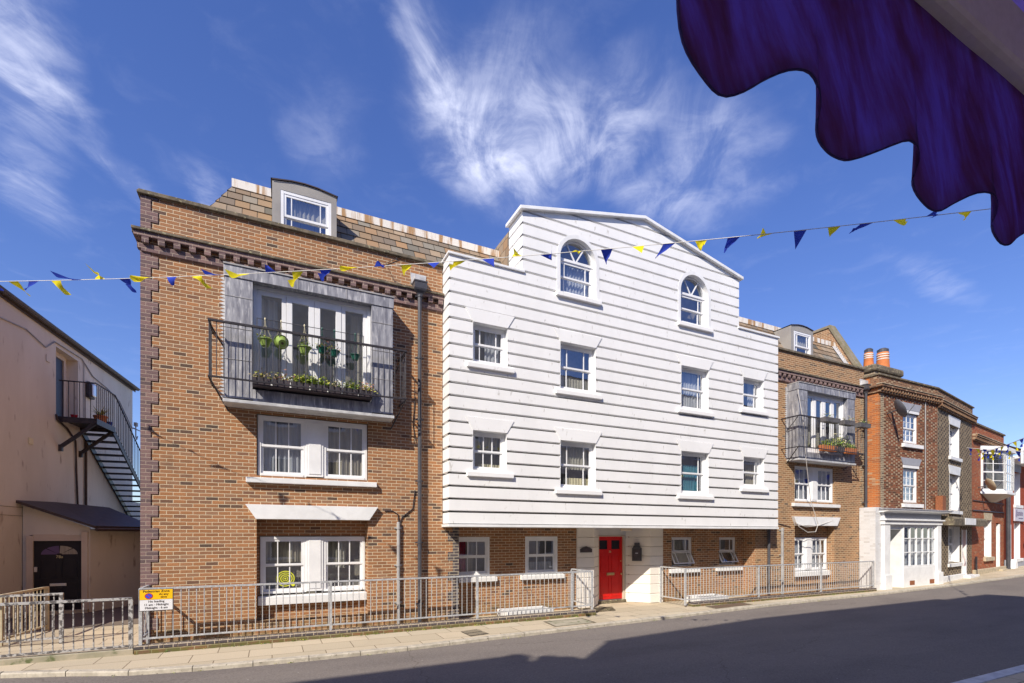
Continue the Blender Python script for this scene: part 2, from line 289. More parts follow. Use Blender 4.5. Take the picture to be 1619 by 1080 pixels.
# ------------------------------------------------------------------ geometry helpers
class FR:
    """local frame: x along the facade, y into the building, z up"""
    def __init__(s, ox=0, oy=0, dx=1, dy=0, oz=0):
        n = math.hypot(dx, dy); s.o = (ox, oy, oz); s.dx = dx/n; s.dy = dy/n
    def __call__(s, p):
        x, y, z = p
        return Vector((s.o[0]+s.dx*x-s.dy*y, s.o[1]+s.dy*x+s.dx*y, s.o[2]+z))
W0 = FR()
class MB:
    def __init__(s, fr=W0): s.fr = fr; s.v = []; s.f = []; s.uv = []; s.mi = []
    def face(s, pts, mat=0, uv=None):
        b = len(s.v); pts = [Vector(p) for p in pts]
        if uv is None:
            n = Vector((0, 0, 0))
            for i in range(len(pts)):
                a, c = pts[i], pts[(i+1) % len(pts)]; n += Vector(((a.y-c.y)*(a.z+c.z), (a.z-c.z)*(a.x+c.x), (a.x-c.x)*(a.y+c.y)))
            ax, ay, az = abs(n.x), abs(n.y), abs(n.z)
            if az > max(ax, ay)*1.3: uv = [(p.x, p.y) for p in pts]
            elif ay >= ax: uv = [(p.x, p.z) for p in pts]
            else: uv = [(p.y, p.z) for p in pts]
        s.v += [s.fr(p) for p in pts]; s.f.append(tuple(range(b, b+len(pts)))); s.uv.append(uv); s.mi.append(mat)
    def box(s, x0, x1, y0, y1, z0, z1, mat=0, skip=''):
        if 'f' not in skip: s.face([(x0, y0, z0), (x1, y0, z0), (x1, y0, z1), (x0, y0, z1)], mat)
        if 'b' not in skip: s.face([(x1, y1, z0), (x0, y1, z0), (x0, y1, z1), (x1, y1, z1)], mat)
        if 'l' not in skip: s.face([(x0, y1, z0), (x0, y0, z0), (x0, y0, z1), (x0, y1, z1)], mat)
        if 'r' not in skip: s.face([(x1, y0, z0), (x1, y1, z0), (x1, y1, z1), (x1, y0, z1)], mat)
        if 't' not in skip: s.face([(x0, y0, z1), (x1, y0, z1), (x1, y1, z1), (x0, y1, z1)], mat)
        if 'd' not in skip: s.face([(x0, y1, z0), (x1, y1, z0), (x1, y0, z0), (x0, y0, z0)], mat)
    def prism(s, poly, y0, y1, mat=0):      # poly (x,z) counter-clockwise seen from the street
        s.face([(x, y0, z) for x, z in poly], mat); s.face([(x, y1, z) for x, z in reversed(poly)], mat)
        n = len(poly)
        for i in range(n):
            a, b = poly[i], poly[(i+1) % n]
            s.face([(b[0], y0, b[1]), (a[0], y0, a[1]), (a[0], y1, a[1]), (b[0], y1, b[1])], mat)
    def prismx(s, poly, x0, x1, mat=0):     # poly (y,z)
        s.face([(x0, y, z) for y, z in poly], mat); s.face([(x1, y, z) for y, z in reversed(poly)], mat)
        n = len(poly)
        for i in range(n):
            a, b = poly[i], poly[(i+1) % n]
            s.face([(x0, b[0], b[1]), (x0, a[0], a[1]), (x1, a[0], a[1]), (x1, b[0], b[1])], mat)
    def slab(s, poly, z0, z1, mat=0):       # poly (x,y)
        s.face([(x, y, z1) for x, y in poly], mat); s.face([(x, y, z0) for x, y in reversed(poly)], mat)
        n = len(poly)
        for i in range(n):
            a, b = poly[i], poly[(i+1) % n]; L = math.hypot(b[0]-a[0], b[1]-a[1])
            s.face([(a[0], a[1], z0), (b[0], b[1], z0), (b[0], b[1], z1), (a[0], a[1], z1)], mat, [(0, z0), (L, z0), (L, z1), (0, z1)])
    def tube(s, pts, r, n=6, mat=0, cap=True):
        pts = [Vector(p) for p in pts]; rs = r if isinstance(r, (list, tuple)) else [r]*len(pts); rings = []
        for i, p in enumerate(pts):
            d = (pts[min(i+1, len(pts)-1)]-pts[max(i-1, 0)]).normalized()
            a = d.orthogonal().normalized() if abs(d.z) > .95 else d.cross(Vector((0, 0, 1))).normalized()
            b = d.cross(a)
            rings.append([p+(a*math.cos(2*math.pi*k/n+.4)+b*math.sin(2*math.pi*k/n+.4))*rs[i] for k in range(n)])
        for i in range(len(pts)-1):
            for k in range(n):
                s.face([rings[i][k], rings[i][(k+1) % n], rings[i+1][(k+1) % n], rings[i+1][k]], mat)
        if cap: s.face(list(reversed(rings[0])), mat); s.face(rings[-1], mat)
    def lathe(s, prof, cx, cy, n=14, mat=0):
        for i in range(len(prof)-1):
            (r0, z0), (r1, z1) = prof[i], prof[i+1]
            for k in range(n):
                a, b = 2*math.pi*k/n, 2*math.pi*(k+1)/n
                s.face([(cx+r0*math.cos(a), cy+r0*math.sin(a), z0), (cx+r0*math.cos(b), cy+r0*math.sin(b), z0), (cx+r1*math.cos(b), cy+r1*math.sin(b), z1), (cx+r1*math.cos(a), cy+r1*math.sin(a), z1)], mat)
    def bar(s, p0, p1, w, h, mat=0):        # square bar between two points
        p0, p1 = Vector(p0), Vector(p1); d = (p1-p0).normalized()
        a = d.cross(Vector((0, 0, 1))); a = a.normalized() if a.length > .1 else Vector((1, 0, 0)); b = a.cross(d)
        c = [(-1, -1), (1, -1), (1, 1), (-1, 1)]
        r0 = [p0+a*x*w/2+b*y*h/2 for x, y in c]; r1 = [p1+a*x*w/2+b*y*h/2 for x, y in c]
        for k in range(4): s.face([r0[k], r0[(k+1) % 4], r1[(k+1) % 4], r1[k]], mat)
        s.face(list(reversed(r0)), mat); s.face(r1, mat)
    def build(s, name, mats, parent=None, smooth=False, bevel=0, merge=False, solid=0, label=None):
        if isinstance(mats, str): mats = [mats]
        off = Vector((0, 0, 0)); p = parent
        while p is not None: off += Vector(p.location); p = p.parent
        me = bpy.data.meshes.new(name); me.from_pydata([tuple(v-off) for v in s.v], [], s.f)
        for m in mats: me.materials.append(MATS[m])
        ul = me.uv_layers.new(name='UVMap'); i = 0
        for f, uv in zip(s.f, s.uv):
            for c in uv: ul.data[i].uv = c; i += 1
        me.polygons.foreach_set('material_index', s.mi)
        if merge or bevel or smooth:
            bm = bmesh.new(); bm.from_mesh(me); bmesh.ops.remove_doubles(bm, verts=bm.verts, dist=1e-5)
            bmesh.ops.recalc_face_normals(bm, faces=bm.faces); bm.to_mesh(me); bm.free()
        if smooth: me.polygons.foreach_set('use_smooth', [True]*len(me.polygons))
        o = bpy.data.objects.new(name, me); COL.objects.link(o); o.parent = parent
        if bevel: b = o.modifiers.new('bevel', 'BEVEL'); b.width = bevel; b.segments = 2; b.limit_method = 'ANGLE'
        if solid: b = o.modifiers.new('solid', 'SOLIDIFY'); b.thickness = solid; b.offset = 0
        if label: o['label'] = label
        return o
def tag(o, label, cat, group=None):
    o['label'] = label; o['category'] = cat
    if group: o['group'] = group
    return o
def thing(name, label, cat, loc=(0, 0, 0), group=None):
    o = bpy.data.objects.new(name, None); COL.objects.link(o); o.location = loc; o.empty_display_size = .2
    return tag(o, label, cat, group)
def struct(o, kind='structure'): o['kind'] = kind; return o
def wall(mb, x0, x1, z0, z1, holes, y=0, depth=.12, mat=0, rmat=None):
    xs = sorted({x0, x1, *[max(x0, min(x1, h[i])) for h in holes for i in (0, 1)]}); zs = sorted({z0, z1, *[max(z0, min(z1, h[i])) for h in holes for i in (2, 3)]})
    for i in range(len(xs)-1):
        run = None
        for j in range(len(zs)-1):
            cx, cz = (xs[i]+xs[i+1])/2, (zs[j]+zs[j+1])/2
            if any(h[0] < cx < h[1] and h[2] < cz < h[3] for h in holes):
                if run is not None: mb.face([(xs[i], y, run), (xs[i+1], y, run), (xs[i+1], y, zs[j]), (xs[i], y, zs[j])], mat); run = None
            elif run is None: run = zs[j]
        if run is not None: mb.face([(xs[i], y, run), (xs[i+1], y, run), (xs[i+1], y, z1), (xs[i], y, z1)], mat)
    rm = mat if rmat is None else rmat
    for h in holes:
        a, b, c, d = h[:4]; dp = h[4] if len(h) > 4 else depth
        mb.face([(a, y, c), (a, y+dp, c), (a, y+dp, d), (a, y, d)], rm); mb.face([(b, y+dp, c), (b, y, c), (b, y, d), (b, y+dp, d)], rm)
        mb.face([(a, y, d), (a, y+dp, d), (b, y+dp, d), (b, y, d)], rm); mb.face([(a, y+dp, c), (a, y, c), (b, y, c), (b, y+dp, c)], rm)
def curtain_mesh(fr, x0, x1, z0, z1, y, amp=.02, per=.11):
    mb = MB(fr); n = max(4, int((x1-x0)/.02)); pts = []
    ph = random.random()*6
    for i in range(n+1):
        x = x0+(x1-x0)*i/n; pts.append((x, y+amp*math.sin(2*math.pi*x/per+ph+1.3*math.sin(x*9))))
    for i in range(n):
        (xa, ya), (xb, yb) = pts[i], pts[i+1]; mb.face([(xa, ya, z0), (xb, yb, z0), (xb, yb, z1), (xa, ya, z1)])
    return mb
def sashwin(root, fr, x0, x1, z0, z1, y, bars=(.33, .67), split=.5, fw=.06, cur=None, mat='upvc_white', hbars=(), name='window', open_low=0, sub=True):
    """a framed sash window: outer frame, two sashes, glazing bars, glass, curtain"""
    f = MB(fr); g = MB(fr)
    f.box(x0, x0+fw, y, y+.09, z0, z1); f.box(x1-fw, x1, y, y+.09, z0, z1)
    f.box(x0+fw, x1-fw, y+.002, y+.09, z1-fw, z1); f.box(x0+fw, x1-fw, y-.015, y+.09, z0, z0+fw*.9)
    a, b = x0+fw, x1-fw; c, d = z0+fw*.9, z1-fw; m = c+(d-c)*split; sw = fw*.8
    def sash(c, d, yy, tilt=0):
        def T(p):
            if not tilt: return p
            x, yv, zz = p; dz = zz-d; dy = yv-yy
            return (x, yy+dz*math.sin(tilt)+dy*math.cos(tilt), d+dz*math.cos(tilt)+dy*math.sin(tilt)*0)
        def bx(tgt, *q, mat=0):
            t = MB(W0); t.box(*q); 
            for fc in t.f: tgt.face([T(t.v[k]) for k in fc])
        bx(f, a, a+sw, yy, yy+.04, c, d); bx(f, b-sw, b, yy, yy+.04, c, d)
        bx(f, a+sw, b-sw, yy+.001, yy+.04, d-sw, d); bx(f, a+sw, b-sw, yy+.001, yy+.04, c, c+sw)
        W_ = b-a-2*sw
        for q in bars: bx(f, a+sw+W_*q-.011, a+sw+W_*q+.011, yy+.006, yy+.03, c+sw, d-sw)
        for q in hbars: bx(f, a+sw, b-sw, yy+.008, yy+.028, c+(d-c)*q-.011, c+(d-c)*q+.011)
        g.face([T(p) for p in [(a+sw, yy+.02, c+sw), (b-sw, yy+.02, c+sw), (b-sw, yy+.02, d-sw), (a+sw, yy+.02, d-sw)]])
    sash(m-sw*.3 if not open_low else m, d, y+.012)
    sash(c, m+sw*.3 if not open_low else m-.01, y+.036 if not open_low else y-.01, open_low)
    o = f.build(name, mat, root)
    g.build('pane', 'window_glass', o)
    if cur:
        for q in (cur if isinstance(cur, list) else [cur]):
            u0, u1, w0, w1, mm = q
            cb = curtain_mesh(fr, a+(b-a)*u0, a+(b-a)*u1, c+(d-c)*w0, c+(d-c)*w1, y+.16)
            cb.build('blind' if 'blind' in mm else 'curtain', mm, o, smooth=True)
    return o
def font_mesh(text, size, name, mat, parent, loc, rot=(R(90), 0, 0), align='CENTER', ext=.0015, sx=1.0):
    cu = bpy.data.curves.new('t', 'FONT'); cu.body = text; cu.size = size; cu.align_x = align; cu.align_y = 'CENTER'; cu.extrude = ext
    o = bpy.data.objects.new('t', cu); COL.objects.link(o)
    dg = bpy.context.evaluated_depsgraph_get(); me = bpy.data.meshes.new_from_object(o.evaluated_get(dg)); me.name = name
    bpy.data.objects.remove(o); me.materials.clear(); me.materials.append(MATS[mat])
    n = bpy.data.objects.new(name, me); COL.objects.link(n); n.parent = parent
    off = Vector((0, 0, 0)); p = parent
    while p is not None: off += Vector(p.location); p = p.parent
    n.location = Vector(loc)-off; n.rotation_euler = rot; n.scale = (sx, 1, 1)
    return n
def leaves(mb, c, rad, n, size, mats=(0,), flat=.6, up=.3):
    for _ in range(n):
        p = Vector((random.gauss(0, .45)*rad[0], random.gauss(0, .45)*rad[1], abs(random.gauss(0, .5))*rad[2]))+Vector(c)
        a = Vector((random.uniform(-1, 1), random.uniform(-1, 1), random.uniform(-.3, 1))).normalized(); b = a.orthogonal().normalized()
        s = size*random.uniform(.6, 1.3); m = random.choice(mats)
        mb.face([p-a*s, p+b*s*.5, p+a*s, p-b*s*.5], m)
def blades(mb, c, n, L, w, mat=0, spread=1.0, droop=.5):
    for k in range(n):
        an = random.uniform(0, 2*math.pi); e = random.uniform(.3, 1.0)*spread; l = L*random.uniform(.7, 1.1)
        d = Vector((math.cos(an)*e, math.sin(an)*e, 1)).normalized(); sd = Vector((-math.sin(an), math.cos(an), 0))*w
        prev = Vector(c); pw = sd
        for q in range(1, 5):
            t = q/4; p = Vector(c)+d*l*t+Vector((math.cos(an), math.sin(an), 0))*l*.25*t*t-Vector((0, 0, droop*l*t*t*e)); nw = sd*(1-t)
            mb.face([prev-pw, prev+pw, p+nw, p-nw], mat); prev, pw = p, nw
def flashing(mb, x, z0, z1, y, side, w=.1, step=.075):
    z = z0
    while z < z1-step:
        mb.prism([(x, z), (x+side*w*.55, z+step*.15), (x+side*w*random.uniform(.85, 1.15), z+step*.5), (x+side*w*.45, z+step*.9), (x, z+step)][::1 if side > 0 else -1], y, y+.004); z += step

# ------------------------------------------------------------------ ground, road, pavements
def gz(x): return max(0.0, (x-21)*.0135)
KL = [(-30, -1.25), (-12, -1.25), (-6, -1.27), (-4.2, -1.30), (-3.5, -1.42), (-2.9, -1.72), (-2.3, -2.02), (-1.5, -2.2), (-.6, -2.28), (.6, -2.34), (2.45, -2.33), (4, -2.16), (5.74, -2.08), (7.5, -1.92), (9.5, -1.78), (11.45, -1.62), (14.8, -1.36), (17.8, -1.26), (20.8, -1.20), (24, -1.16), (27.3, -1.08), (33, -.85), (40, -.2), (60, 2.5), (90, 7)]
def ky(x):
    for (a, b), (c, d) in zip(KL, KL[1:]):
        if a <= x <= c: return b+(d-b)*(x-a)/(c-a)
    return KL[-1][1]
XS = sorted({k[0] for k in KL}|{21.0})
mb = MB()
mb.face([(-400, -400, -.6), (400, -400, -.6), (400, 400, -.6), (-400, 400, -.6)]); struct(mb.build('ground', 'concrete'))
mb = MB()
for a, b in zip(XS, XS[1:]):
    mb.face([(a, -8.3, gz(a)-.07), (b, -8.3, gz(b)-.07), (b, ky(b)+.03, gz(b)-.07), (a, ky(a)+.03, gz(a)-.07)])
struct(mb.build('road', 'asphalt'))
mb = MB()
for a, b in zip(XS, XS[1:]):
    mb.face([(a, ky(a)+.14, gz(a)), (b, ky(b)+.14, gz(b)), (b, 30, gz(b)), (a, 30, gz(a))])
struct(mb.build('pavement', 'paving_slab'))
mb = MB()
x = -12.0
while x < 60:
    L = .9 if x < 22 else 2.0
    a, b = x+.006, x+L-.006; ha, hb = gz(a), gz(b)
    j = random.uniform(-.006, .006); k = random.uniform(-.004, .005)
    ya, yb = ky(a)+j, ky(b)+j
    c = [(a, ya), (b, yb), (b, yb+.15), (a, ya+.15)]; t = .007+k; e = .018
    mb.face([(c[0][0], c[0][1]+e, ha+t), (c[1][0], c[1][1]+e, hb+t), (c[2][0], c[2][1], hb+t), (c[3][0], c[3][1], ha+t)])
    mb.face([(c[0][0], c[0][1], ha+t-e), (c[1][0], c[1][1], hb+t-e), (c[1][0], c[1][1]+e, hb+t), (c[0][0], c[0][1]+e, ha+t)])
    mb.face([(c[0][0], c[0][1]-.004, ha-.1), (c[1][0], c[1][1]-.004, hb-.1), (c[1][0], c[1][1], hb+t-e), (c[0][0], c[0][1], ha+t-e)])
    mb.face([(a, ya, ha-.1), (a, ya+.15, ha-.1), (a, ya+.15, ha+t), (a, ya, ha+t-e)]); mb.face([(b, yb, hb-.1), (b, yb, hb+t-e), (b, yb+.15, hb+t), (b, yb+.15, hb-.1)])
    x += L
struct(mb.build('kerb', 'kerb_granite'))
mb = MB(); mb.box(-40, 90, -13.4, -8.45, -.5, .035); struct(mb.build('pavement', 'paving_slab'))
mb = MB(); mb.box(-40, 90, -8.446, -8.25, -.5, .045); struct(mb.build('kerb', 'lead_pale', bevel=.015))
# dark tarmac floor of the side alley, laid over the slabs
mb = MB(); mb.face([(-9, 2.9, .006), (-2.36, 3.1, .006), (-2.36, 24, .006), (-9, 24, .006)]); struct(mb.build('alley', 'asphalt_fresh'))
# ironwork in the pavement
def cover(name, pts, label, mats, slots=0):
    cx = sum(p[0] for p in pts)/4; cy = sum(p[1] for p in pts)/4
    r = thing(name, label, 'drain cover' if slots else 'manhole cover', (cx, cy, 0))
    f = MB(); n = 4
    inn = [(cx+(p[0]-cx)*.9, cy+(p[1]-cy)*.86) for p in pts]
    for i in range(4): 
        a, b, c, d = pts[i], pts[(i+1) % 4], inn[(i+1) % 4], inn[i]; f.face([(a[0], a[1], .006), (b[0], b[1], .006), (c[0], c[1], .006), (d[0], d[1], .006)])
    f.build('frame', mats[0], r)
    g = MB(); g.face([(p[0], p[1], .004) for p in inn]); g.build('plate', mats[1], r)
    if slots:
        s = MB()
        for k in range(slots):
            for h in (0, 1):
                t0 = (k+.25)/slots; t1 = (k+.75)/slots; u0 = .04+h*.5; u1 = u0+.42
                def P(u, v): 
                    a = [inn[0][i]+(inn[1][i]-inn[0][i])*v for i in (0, 1)]; b = [inn[3][i]+(inn[2][i]-inn[3][i])*v for i in (0, 1)]
                    return (a[0]+(b[0]-a[0])*u, a[1]+(b[1]-a[1])*u, .011)
                s.face([P(u0, t0), P(u0, t1), P(u1, t1), P(u1, t0)])
        s.build('bars', mats[2], r)
cover('drain_grate', [(3.88, -1.92), (4.36, -1.82), (4.32, -1.2), (3.86, -1.32)], 'small rusty slotted drain grate in the pavement by the kerb', ['stone_coping', 'black_paint', 'stone_pale'], 10)
cover('manhole_cover', [(6.1, -1.75), (7.35, -1.7), (7.4, -.98), (6.2, -1.0)], 'grey concrete manhole cover set in the slabs left of the red door', ['stone_coping', 'concrete'])
cover('manhole_cover', [(11.9, -1.35), (13.7, -1.2), (13.75, -.72), (12.0, -.85)], 'rusty brown manhole cover in the pavement before the right railings', ['stone_coping', 'rust_brown'])

# ------------------------------------------------------------------ left brick building
B1 = thing('brick_building', 'orange brick building with lead clad balcony bay, left of the white boarded facade', 'building', (.8, 4, 0))
holesL = [(-.30, 2.04, 3.49, 4.83, .10), (-.30, 2.04, .35, 2.54, .28), (-.55, 2.2, 5.2, 7.45, .2)]
mb = MB()
wall(mb, -2.32, 3.86, 0, 8.93, holesL)
wall(mb, 3.86, 4.29, 0, 2.47, [])
mb.face([(4.29, 0, 0), (4.29, .5, 0), (4.29, .5, 2.47), (4.29, 0, 2.47)])
mb.face([(-2.32, 10, 0), (-2.32, 0, 0), (-2.32, 0, 8.93), (-2.32, 10, 8.93)])
mb.face([(3.86, 1, 8.93), (-2.06, 1, 8.93), (-2.06, 1, 8.3), (3.86, 1, 8.3)])
mb.box(-2.319, 5.8, .24, .26, 8.5, 8.93, skip='fldr'); mb.face([(-2.32, 0, 8.93), (3.86, 0, 8.93), (3.86, .26, 8.93), (-2.32, .26, 8.93)])
# brick band and apron inside the ground floor bay recess
wall(mb, -.30, 2.04, 0, 2.54, [(-.25, 2.02, .84, 2.19, .02)], y=.28)
mb.build('wall', 'brick_orange_brown', B1)
# blue brick quoin dressing on the pier beside the recess
mb = MB()
for k in range(5):
    z = .05+k*.5
    for (a, b, c) in ((4.0, 4.29, 0), (4.13, 4.29, .225)):
        mb.box(a, 4.296, -.006, .01, z+c, z+c+.225-(0 if c == 0 else -.05))
mb.build('pier_dressing', 'brick_blue', B1)
mb = MB(); mb.face([(-2.31, .6, .3), (4.1, .6, .3), (4.1, .6, 9), (-2.31, .6, 9)])
for z in (2.95, 5.05, 7.9): mb.face([(-2.31, .95, z), (-2.31, .29, z), (3.9, .29, z), (3.9, .95, z)])
mb.build('interior', 'interior_dark', B1)
mb = MB(); mb.face([(16.0, .6, .3), (21.8, .6, .3), (21.8, .6, 9), (16.0, .6, 9)])
INT3 = mb
# quoins at the left corner
mb = MB(); z = .1; k = 0
while z < 8.9:
    h = .225; w = .27 if k % 2 else .15
    if not (7.8 < z < 8.1):
        mb.box(-2.338, -2.32+w, -.018, .0, z, min(z+h, 8.92)); mb.box(-2.338, -2.32, 0, .4 if k % 2 == 0 else .28, z, min(z+h, 8.92))
    z += h; k += 1
mb.build('quoins', 'brick_purple', B1)
def cornice(root, x0, x1, left=True):
    e = .14
    st = MB(); st.prismx([(-.16, 8.165), (-.16, 8.215), (.0, 8.25), (.0, 8.165)], x0-(e if left else 0), x1)
    if left: st.box(x0-e-.02, x0-.001, .0, 9, 8.165, 8.215)
    st.build('cornice_ledge', 'stone_coping', root, bevel=.006)
    c = MB(); c.box(x0-(.11 if left else 0), x1, -.12, 0, 8.07, 8.163); c.box(x0-(.05 if left else 0), x1, -.05, 0, 7.86, 7.95)
    c.prismx([(-.05, 7.86), (-.05, 7.81), (0, 7.79), (0, 7.86)], x0, x1)
    x = x0+.02
    while x < x1-.1:
        c.box(x, x+.115, -.115, -.001, 7.952, 8.068); x += .262
    if left:
        c.box(x0-.11, x0-.001, .001, 9, 8.07, 8.163); c.box(x0-.05, x0-.001, .001, 9, 7.86, 7.95)
        y = .15
        while y < 8: c.box(x0-.105, x0-.001, y, y+.115, 7.952, 8.068); y += .262
    c.build('cornice', 'brick_purple', root)
    p = MB(); p.box(x0-(.07 if left else -.0), x1, -.07, .30, 8.93, 8.985); p.box(x0-(.05 if left else 0), x1, -.05, .28, 8.986, 9.02)
    if left: p.box(x0-.07, x0+.25, .301, 9, 8.93, 8.985)
    p.build('coping', 'stone_coping', root, bevel=.01)
cornice(B1, -2.32, 3.86)
# mansard roof with overlapping rows of tiles and a rusty ridge flashing
def mansard(root, x0, x1, hip, holes=()):
    mb = MB(); n = 6; y0, z0, y1, z1 = .28, 8.86, 1.05, 10.24
    L = math.hypot(y1-y0, z1-z0)
    for k in range(n):
        ta, tb = k/n, (k+1)/n
        ya, za, yb, zb = y0+(y1-y0)*ta-.022, z0+(z1-z0)*ta, y0+(y1-y0)*tb, z0+(z1-z0)*tb
        xa, xb = x0+hip*ta, x0+hip*tb
        segs = [(xa, x1)]
        for a, b in segs:
            mb.face([(a, ya, za), (b, ya, za), (b, yb, zb), (a+(xb-xa), yb, zb)], 0, [(a, k*.262), (b, k*.262), (b, (k+1)*.262-.002), (a+(xb-xa), (k+1)*.262-.002)])
            mb.face([(a, ya+.02, za-.004), (b, ya+.02, za-.004), (b, ya, za), (a, ya, za)])
        mb.face([(xa, 6, za), (xa-.015, ya, za), (xb, yb, zb), (xb, 6, zb)], 0, [(6, k*.262), (ya, k*.262), (yb, k*.262+.26), (6, k*.262+.26)])
    mb.face([(x0+hip, y1, z1), (x1, y1, z1), (x1, 6, z1), (x0+hip, 6, z1)])
    mb.build('roof', 'roof_tile', root)
    r = MB(); r.box(x0+hip-.03, x1, y1-.075, y1+.1, z1-.07, z1+.12); r.box(x0+hip-.03, x0+hip+.1, y1+.101, 6, z1-.07, z1+.12)
    r.build('ridge_flashing', 'ridge_rusty', root)
mansard(B1, -1.42, 9.8, .62)
def dormer(root, x0, x1, split=.42, zt=10.1):
    xm = (x0+x1)/2; w = x1-x0
    b = MB(); y = .24
    def outl(i, zz): return [(x0+i, 8.95), (x1-i, 8.95), (x1-i, zt-zz), (xm+.2*w, zt+.075-zz), (xm, zt+.09-zz), (xm-.2*w, zt+.075-zz), (x0+i, zt-zz)]
    # body: sides, top; front ring round the window
    o = outl(0, 0)
    for i in range(1, len(o)):
        a, c = o[i], o[(i+1) % len(o)]; b.face([(a[0], y, a[1]), (a[0], 2.0, a[1]), (c[0], 2.0, c[1]), (c[0], y, c[1])])
    wx0, wx1, wz1 = x0+.17*w/1.36+.0, x1-.12*w/1.36, zt-.16
    b.face([(x0, y, 8.95), (wx0, y, 8.95), (wx0, y, zt), (x0, y, zt)]); b.face([(wx1, y, 8.95), (x1, y, 8.95), (x1, y, zt), (wx1, y, zt)])
    b.face([(wx0, y, wz1), (wx1, y, wz1), (wx1, y, zt), (wx0, y, zt)]); b.face([(x0, y, zt), (x1, y, zt), (xm+.2*w, y, zt+.075), (xm, y, zt+.09), (xm-.2*w, y, zt+.075)])
    b.face([(wx0, y, 8.95), (wx0, y+.04, 8.95), (wx0, y+.04, wz1), (wx0, y, wz1)]); b.face([(wx1, y+.04, 8.95), (wx1, y, 8.95), (wx1, y, wz1), (wx1, y+.04, wz1)])
    d = b.build('dormer', 'dormer_grey', root)
    t = MB()
    for i in range(2, len(o)-1):
        a, c = o[i], o[i+1]; t.face([(a[0]+.03*(1 if i == 2 else 0), y-.03, a[1]+.025), (c[0]-.03*(i == 5), y-.03, c[1]+.025), (c[0], 2.0, c[1]+.025), (a[0], 2.0, a[1]+.025)]); t.face([(a[0], y-.03, a[1]), (c[0], y-.03, c[1]), (c[0], y-.03, c[1]+.025), (a[0], y-.03, a[1]+.025)])
    t.build('dormer_roof', 'gutter_brown', d)
    sashwin(d, W0, wx0, wx1, 8.97, wz1, y+.005, bars=(.13, .86), split=split, fw=.065, cur=[(0, 1, .45, 1, 'blind_beige')])
dormer(B1, -.0, 1.36)
# lead clad bay with french doors
def leadbay(root, x0, x1):
    a, b = x0+.5, x1-.48
    mb = MB()
    mb.box(x0, a, -.45, -.0, 5.0, 7.45); mb.box(b, x1, -.45, -.0, 5.0, 7.45); mb.box(x0-.02, x1+.02, -.47, -.0, 7.451, 7.69)
    mb.box(a, b, -.448, 0, 4.97, 5.22)
    o = mb.build('bay', 'lead', root, bevel=.006)
    s = MB()                                    # rolled seams, proud of the sheets
    for z in (5.78, 6.42, 7.06): s.box(x0-.004, a+.002, -.458, -.02, z, z+.012); s.box(b-.002, x1+.004, -.458, -.02, z, z+.012)
    for x in (x0+1.35, x0+2.35): s.box(x, x+.014, -.478, -.02, 7.46, 7.685); s.box(x, x+.014, -.456, -.02, 5.0, 5.21)
    s.box(x0-.03, x1+.03, -.49, 0, 7.69, 7.72)
    s.build('seams', 'pipe_grey', o)
    t = MB(); t.box(x0-.035, x1+.03, -.485, .0, 4.90, 4.968); t.build('bay_base', 'lead_pale', o, bevel=.01)
    fl = MB(); flashing(fl, x0, 5.0, 7.7, -.007, -1, .13); fl.build('flashing', 'lead_pale', o); fl = MB(); flashing(fl, x1, 5.0, 7.7, -.007, 1, .13); fl.build('flashing', 'lead_pale', o)
    # french doors
    f = MB(); g = MB(); y = -.27; n = 4; fw = .07
    f.box(a+.001, a+fw, y-.03, y+.1, 5.22, 7.45); f.box(b-fw, b-.001, y-.03, y+.1, 5.22, 7.45); f.box(a+fw, b-fw, y-.028, y+.1, 7.38, 7.45); f.box(a+fw, b-fw, y-.028, y+.1, 5.22, 5.30)
    A, B = a+fw, b-fw; w = (B-A)/4
    for k in range(4):
        p, q = A+k*w+.003, A+(k+1)*w-.003; st = .115 if k in (1, 2) else .085; zz = 7.38 if k in (0, 3) else 7.33; st2 = st+.03
        yy = y-.01 if k in (1, 2) else y
        f.box(p, p+st, yy, yy+.06, 5.30, 7.38); f.box(q-st, q, yy, yy+.06, 5.30, 7.38)
        f.box(p+st, q-st, yy+.002, yy+.06, zz-.1, 7.38); f.box(p+st, q-st, yy+.002, yy+.06, 5.30, 5.46)
        g.face([(p+st, yy+.03, 5.45), (q-st, yy+.03, 5.45), (q-st, yy+.03, zz-.09), (p+st, yy+.03, zz-.09)])
    d = f.build('french_doors', 'upvc_white', root, bevel=.004); g.build('pane', 'window_glass', d)
    for k, mm in ((0, 'net_curtain'), (1, 'blind_beige'), (2, 'blind_beige'), (3, 'curtain_cream')):
        c = curtain_mesh(W0, A+k*w+.2*(k == 3)+.02, A+k*w+.5+.12*(k == 3)-(.1 if k in (0, 3) else 0), 5.35, 7.3 if k in (0, 3) else 6.1, y+.25, .03, .14); c.build('curtain', mm, d, smooth=True)
    h = MB(); h.tube([(A+2*w-.05, y-.03, 6.3), (A+2*w-.05, y-.08, 6.3), (A+2*w-.17, y-.08, 6.3)], .012); h.build('door_handle', 'chrome', d)
    ap = MB(); ap.face([(a, -.02, 5.0), (b, -.02, 5.0), (b, -.02, 5.21), (a, -.02, 5.21)]); ap.build('threshold', 'lead', d)
leadbay(B1, -.86, 2.52)
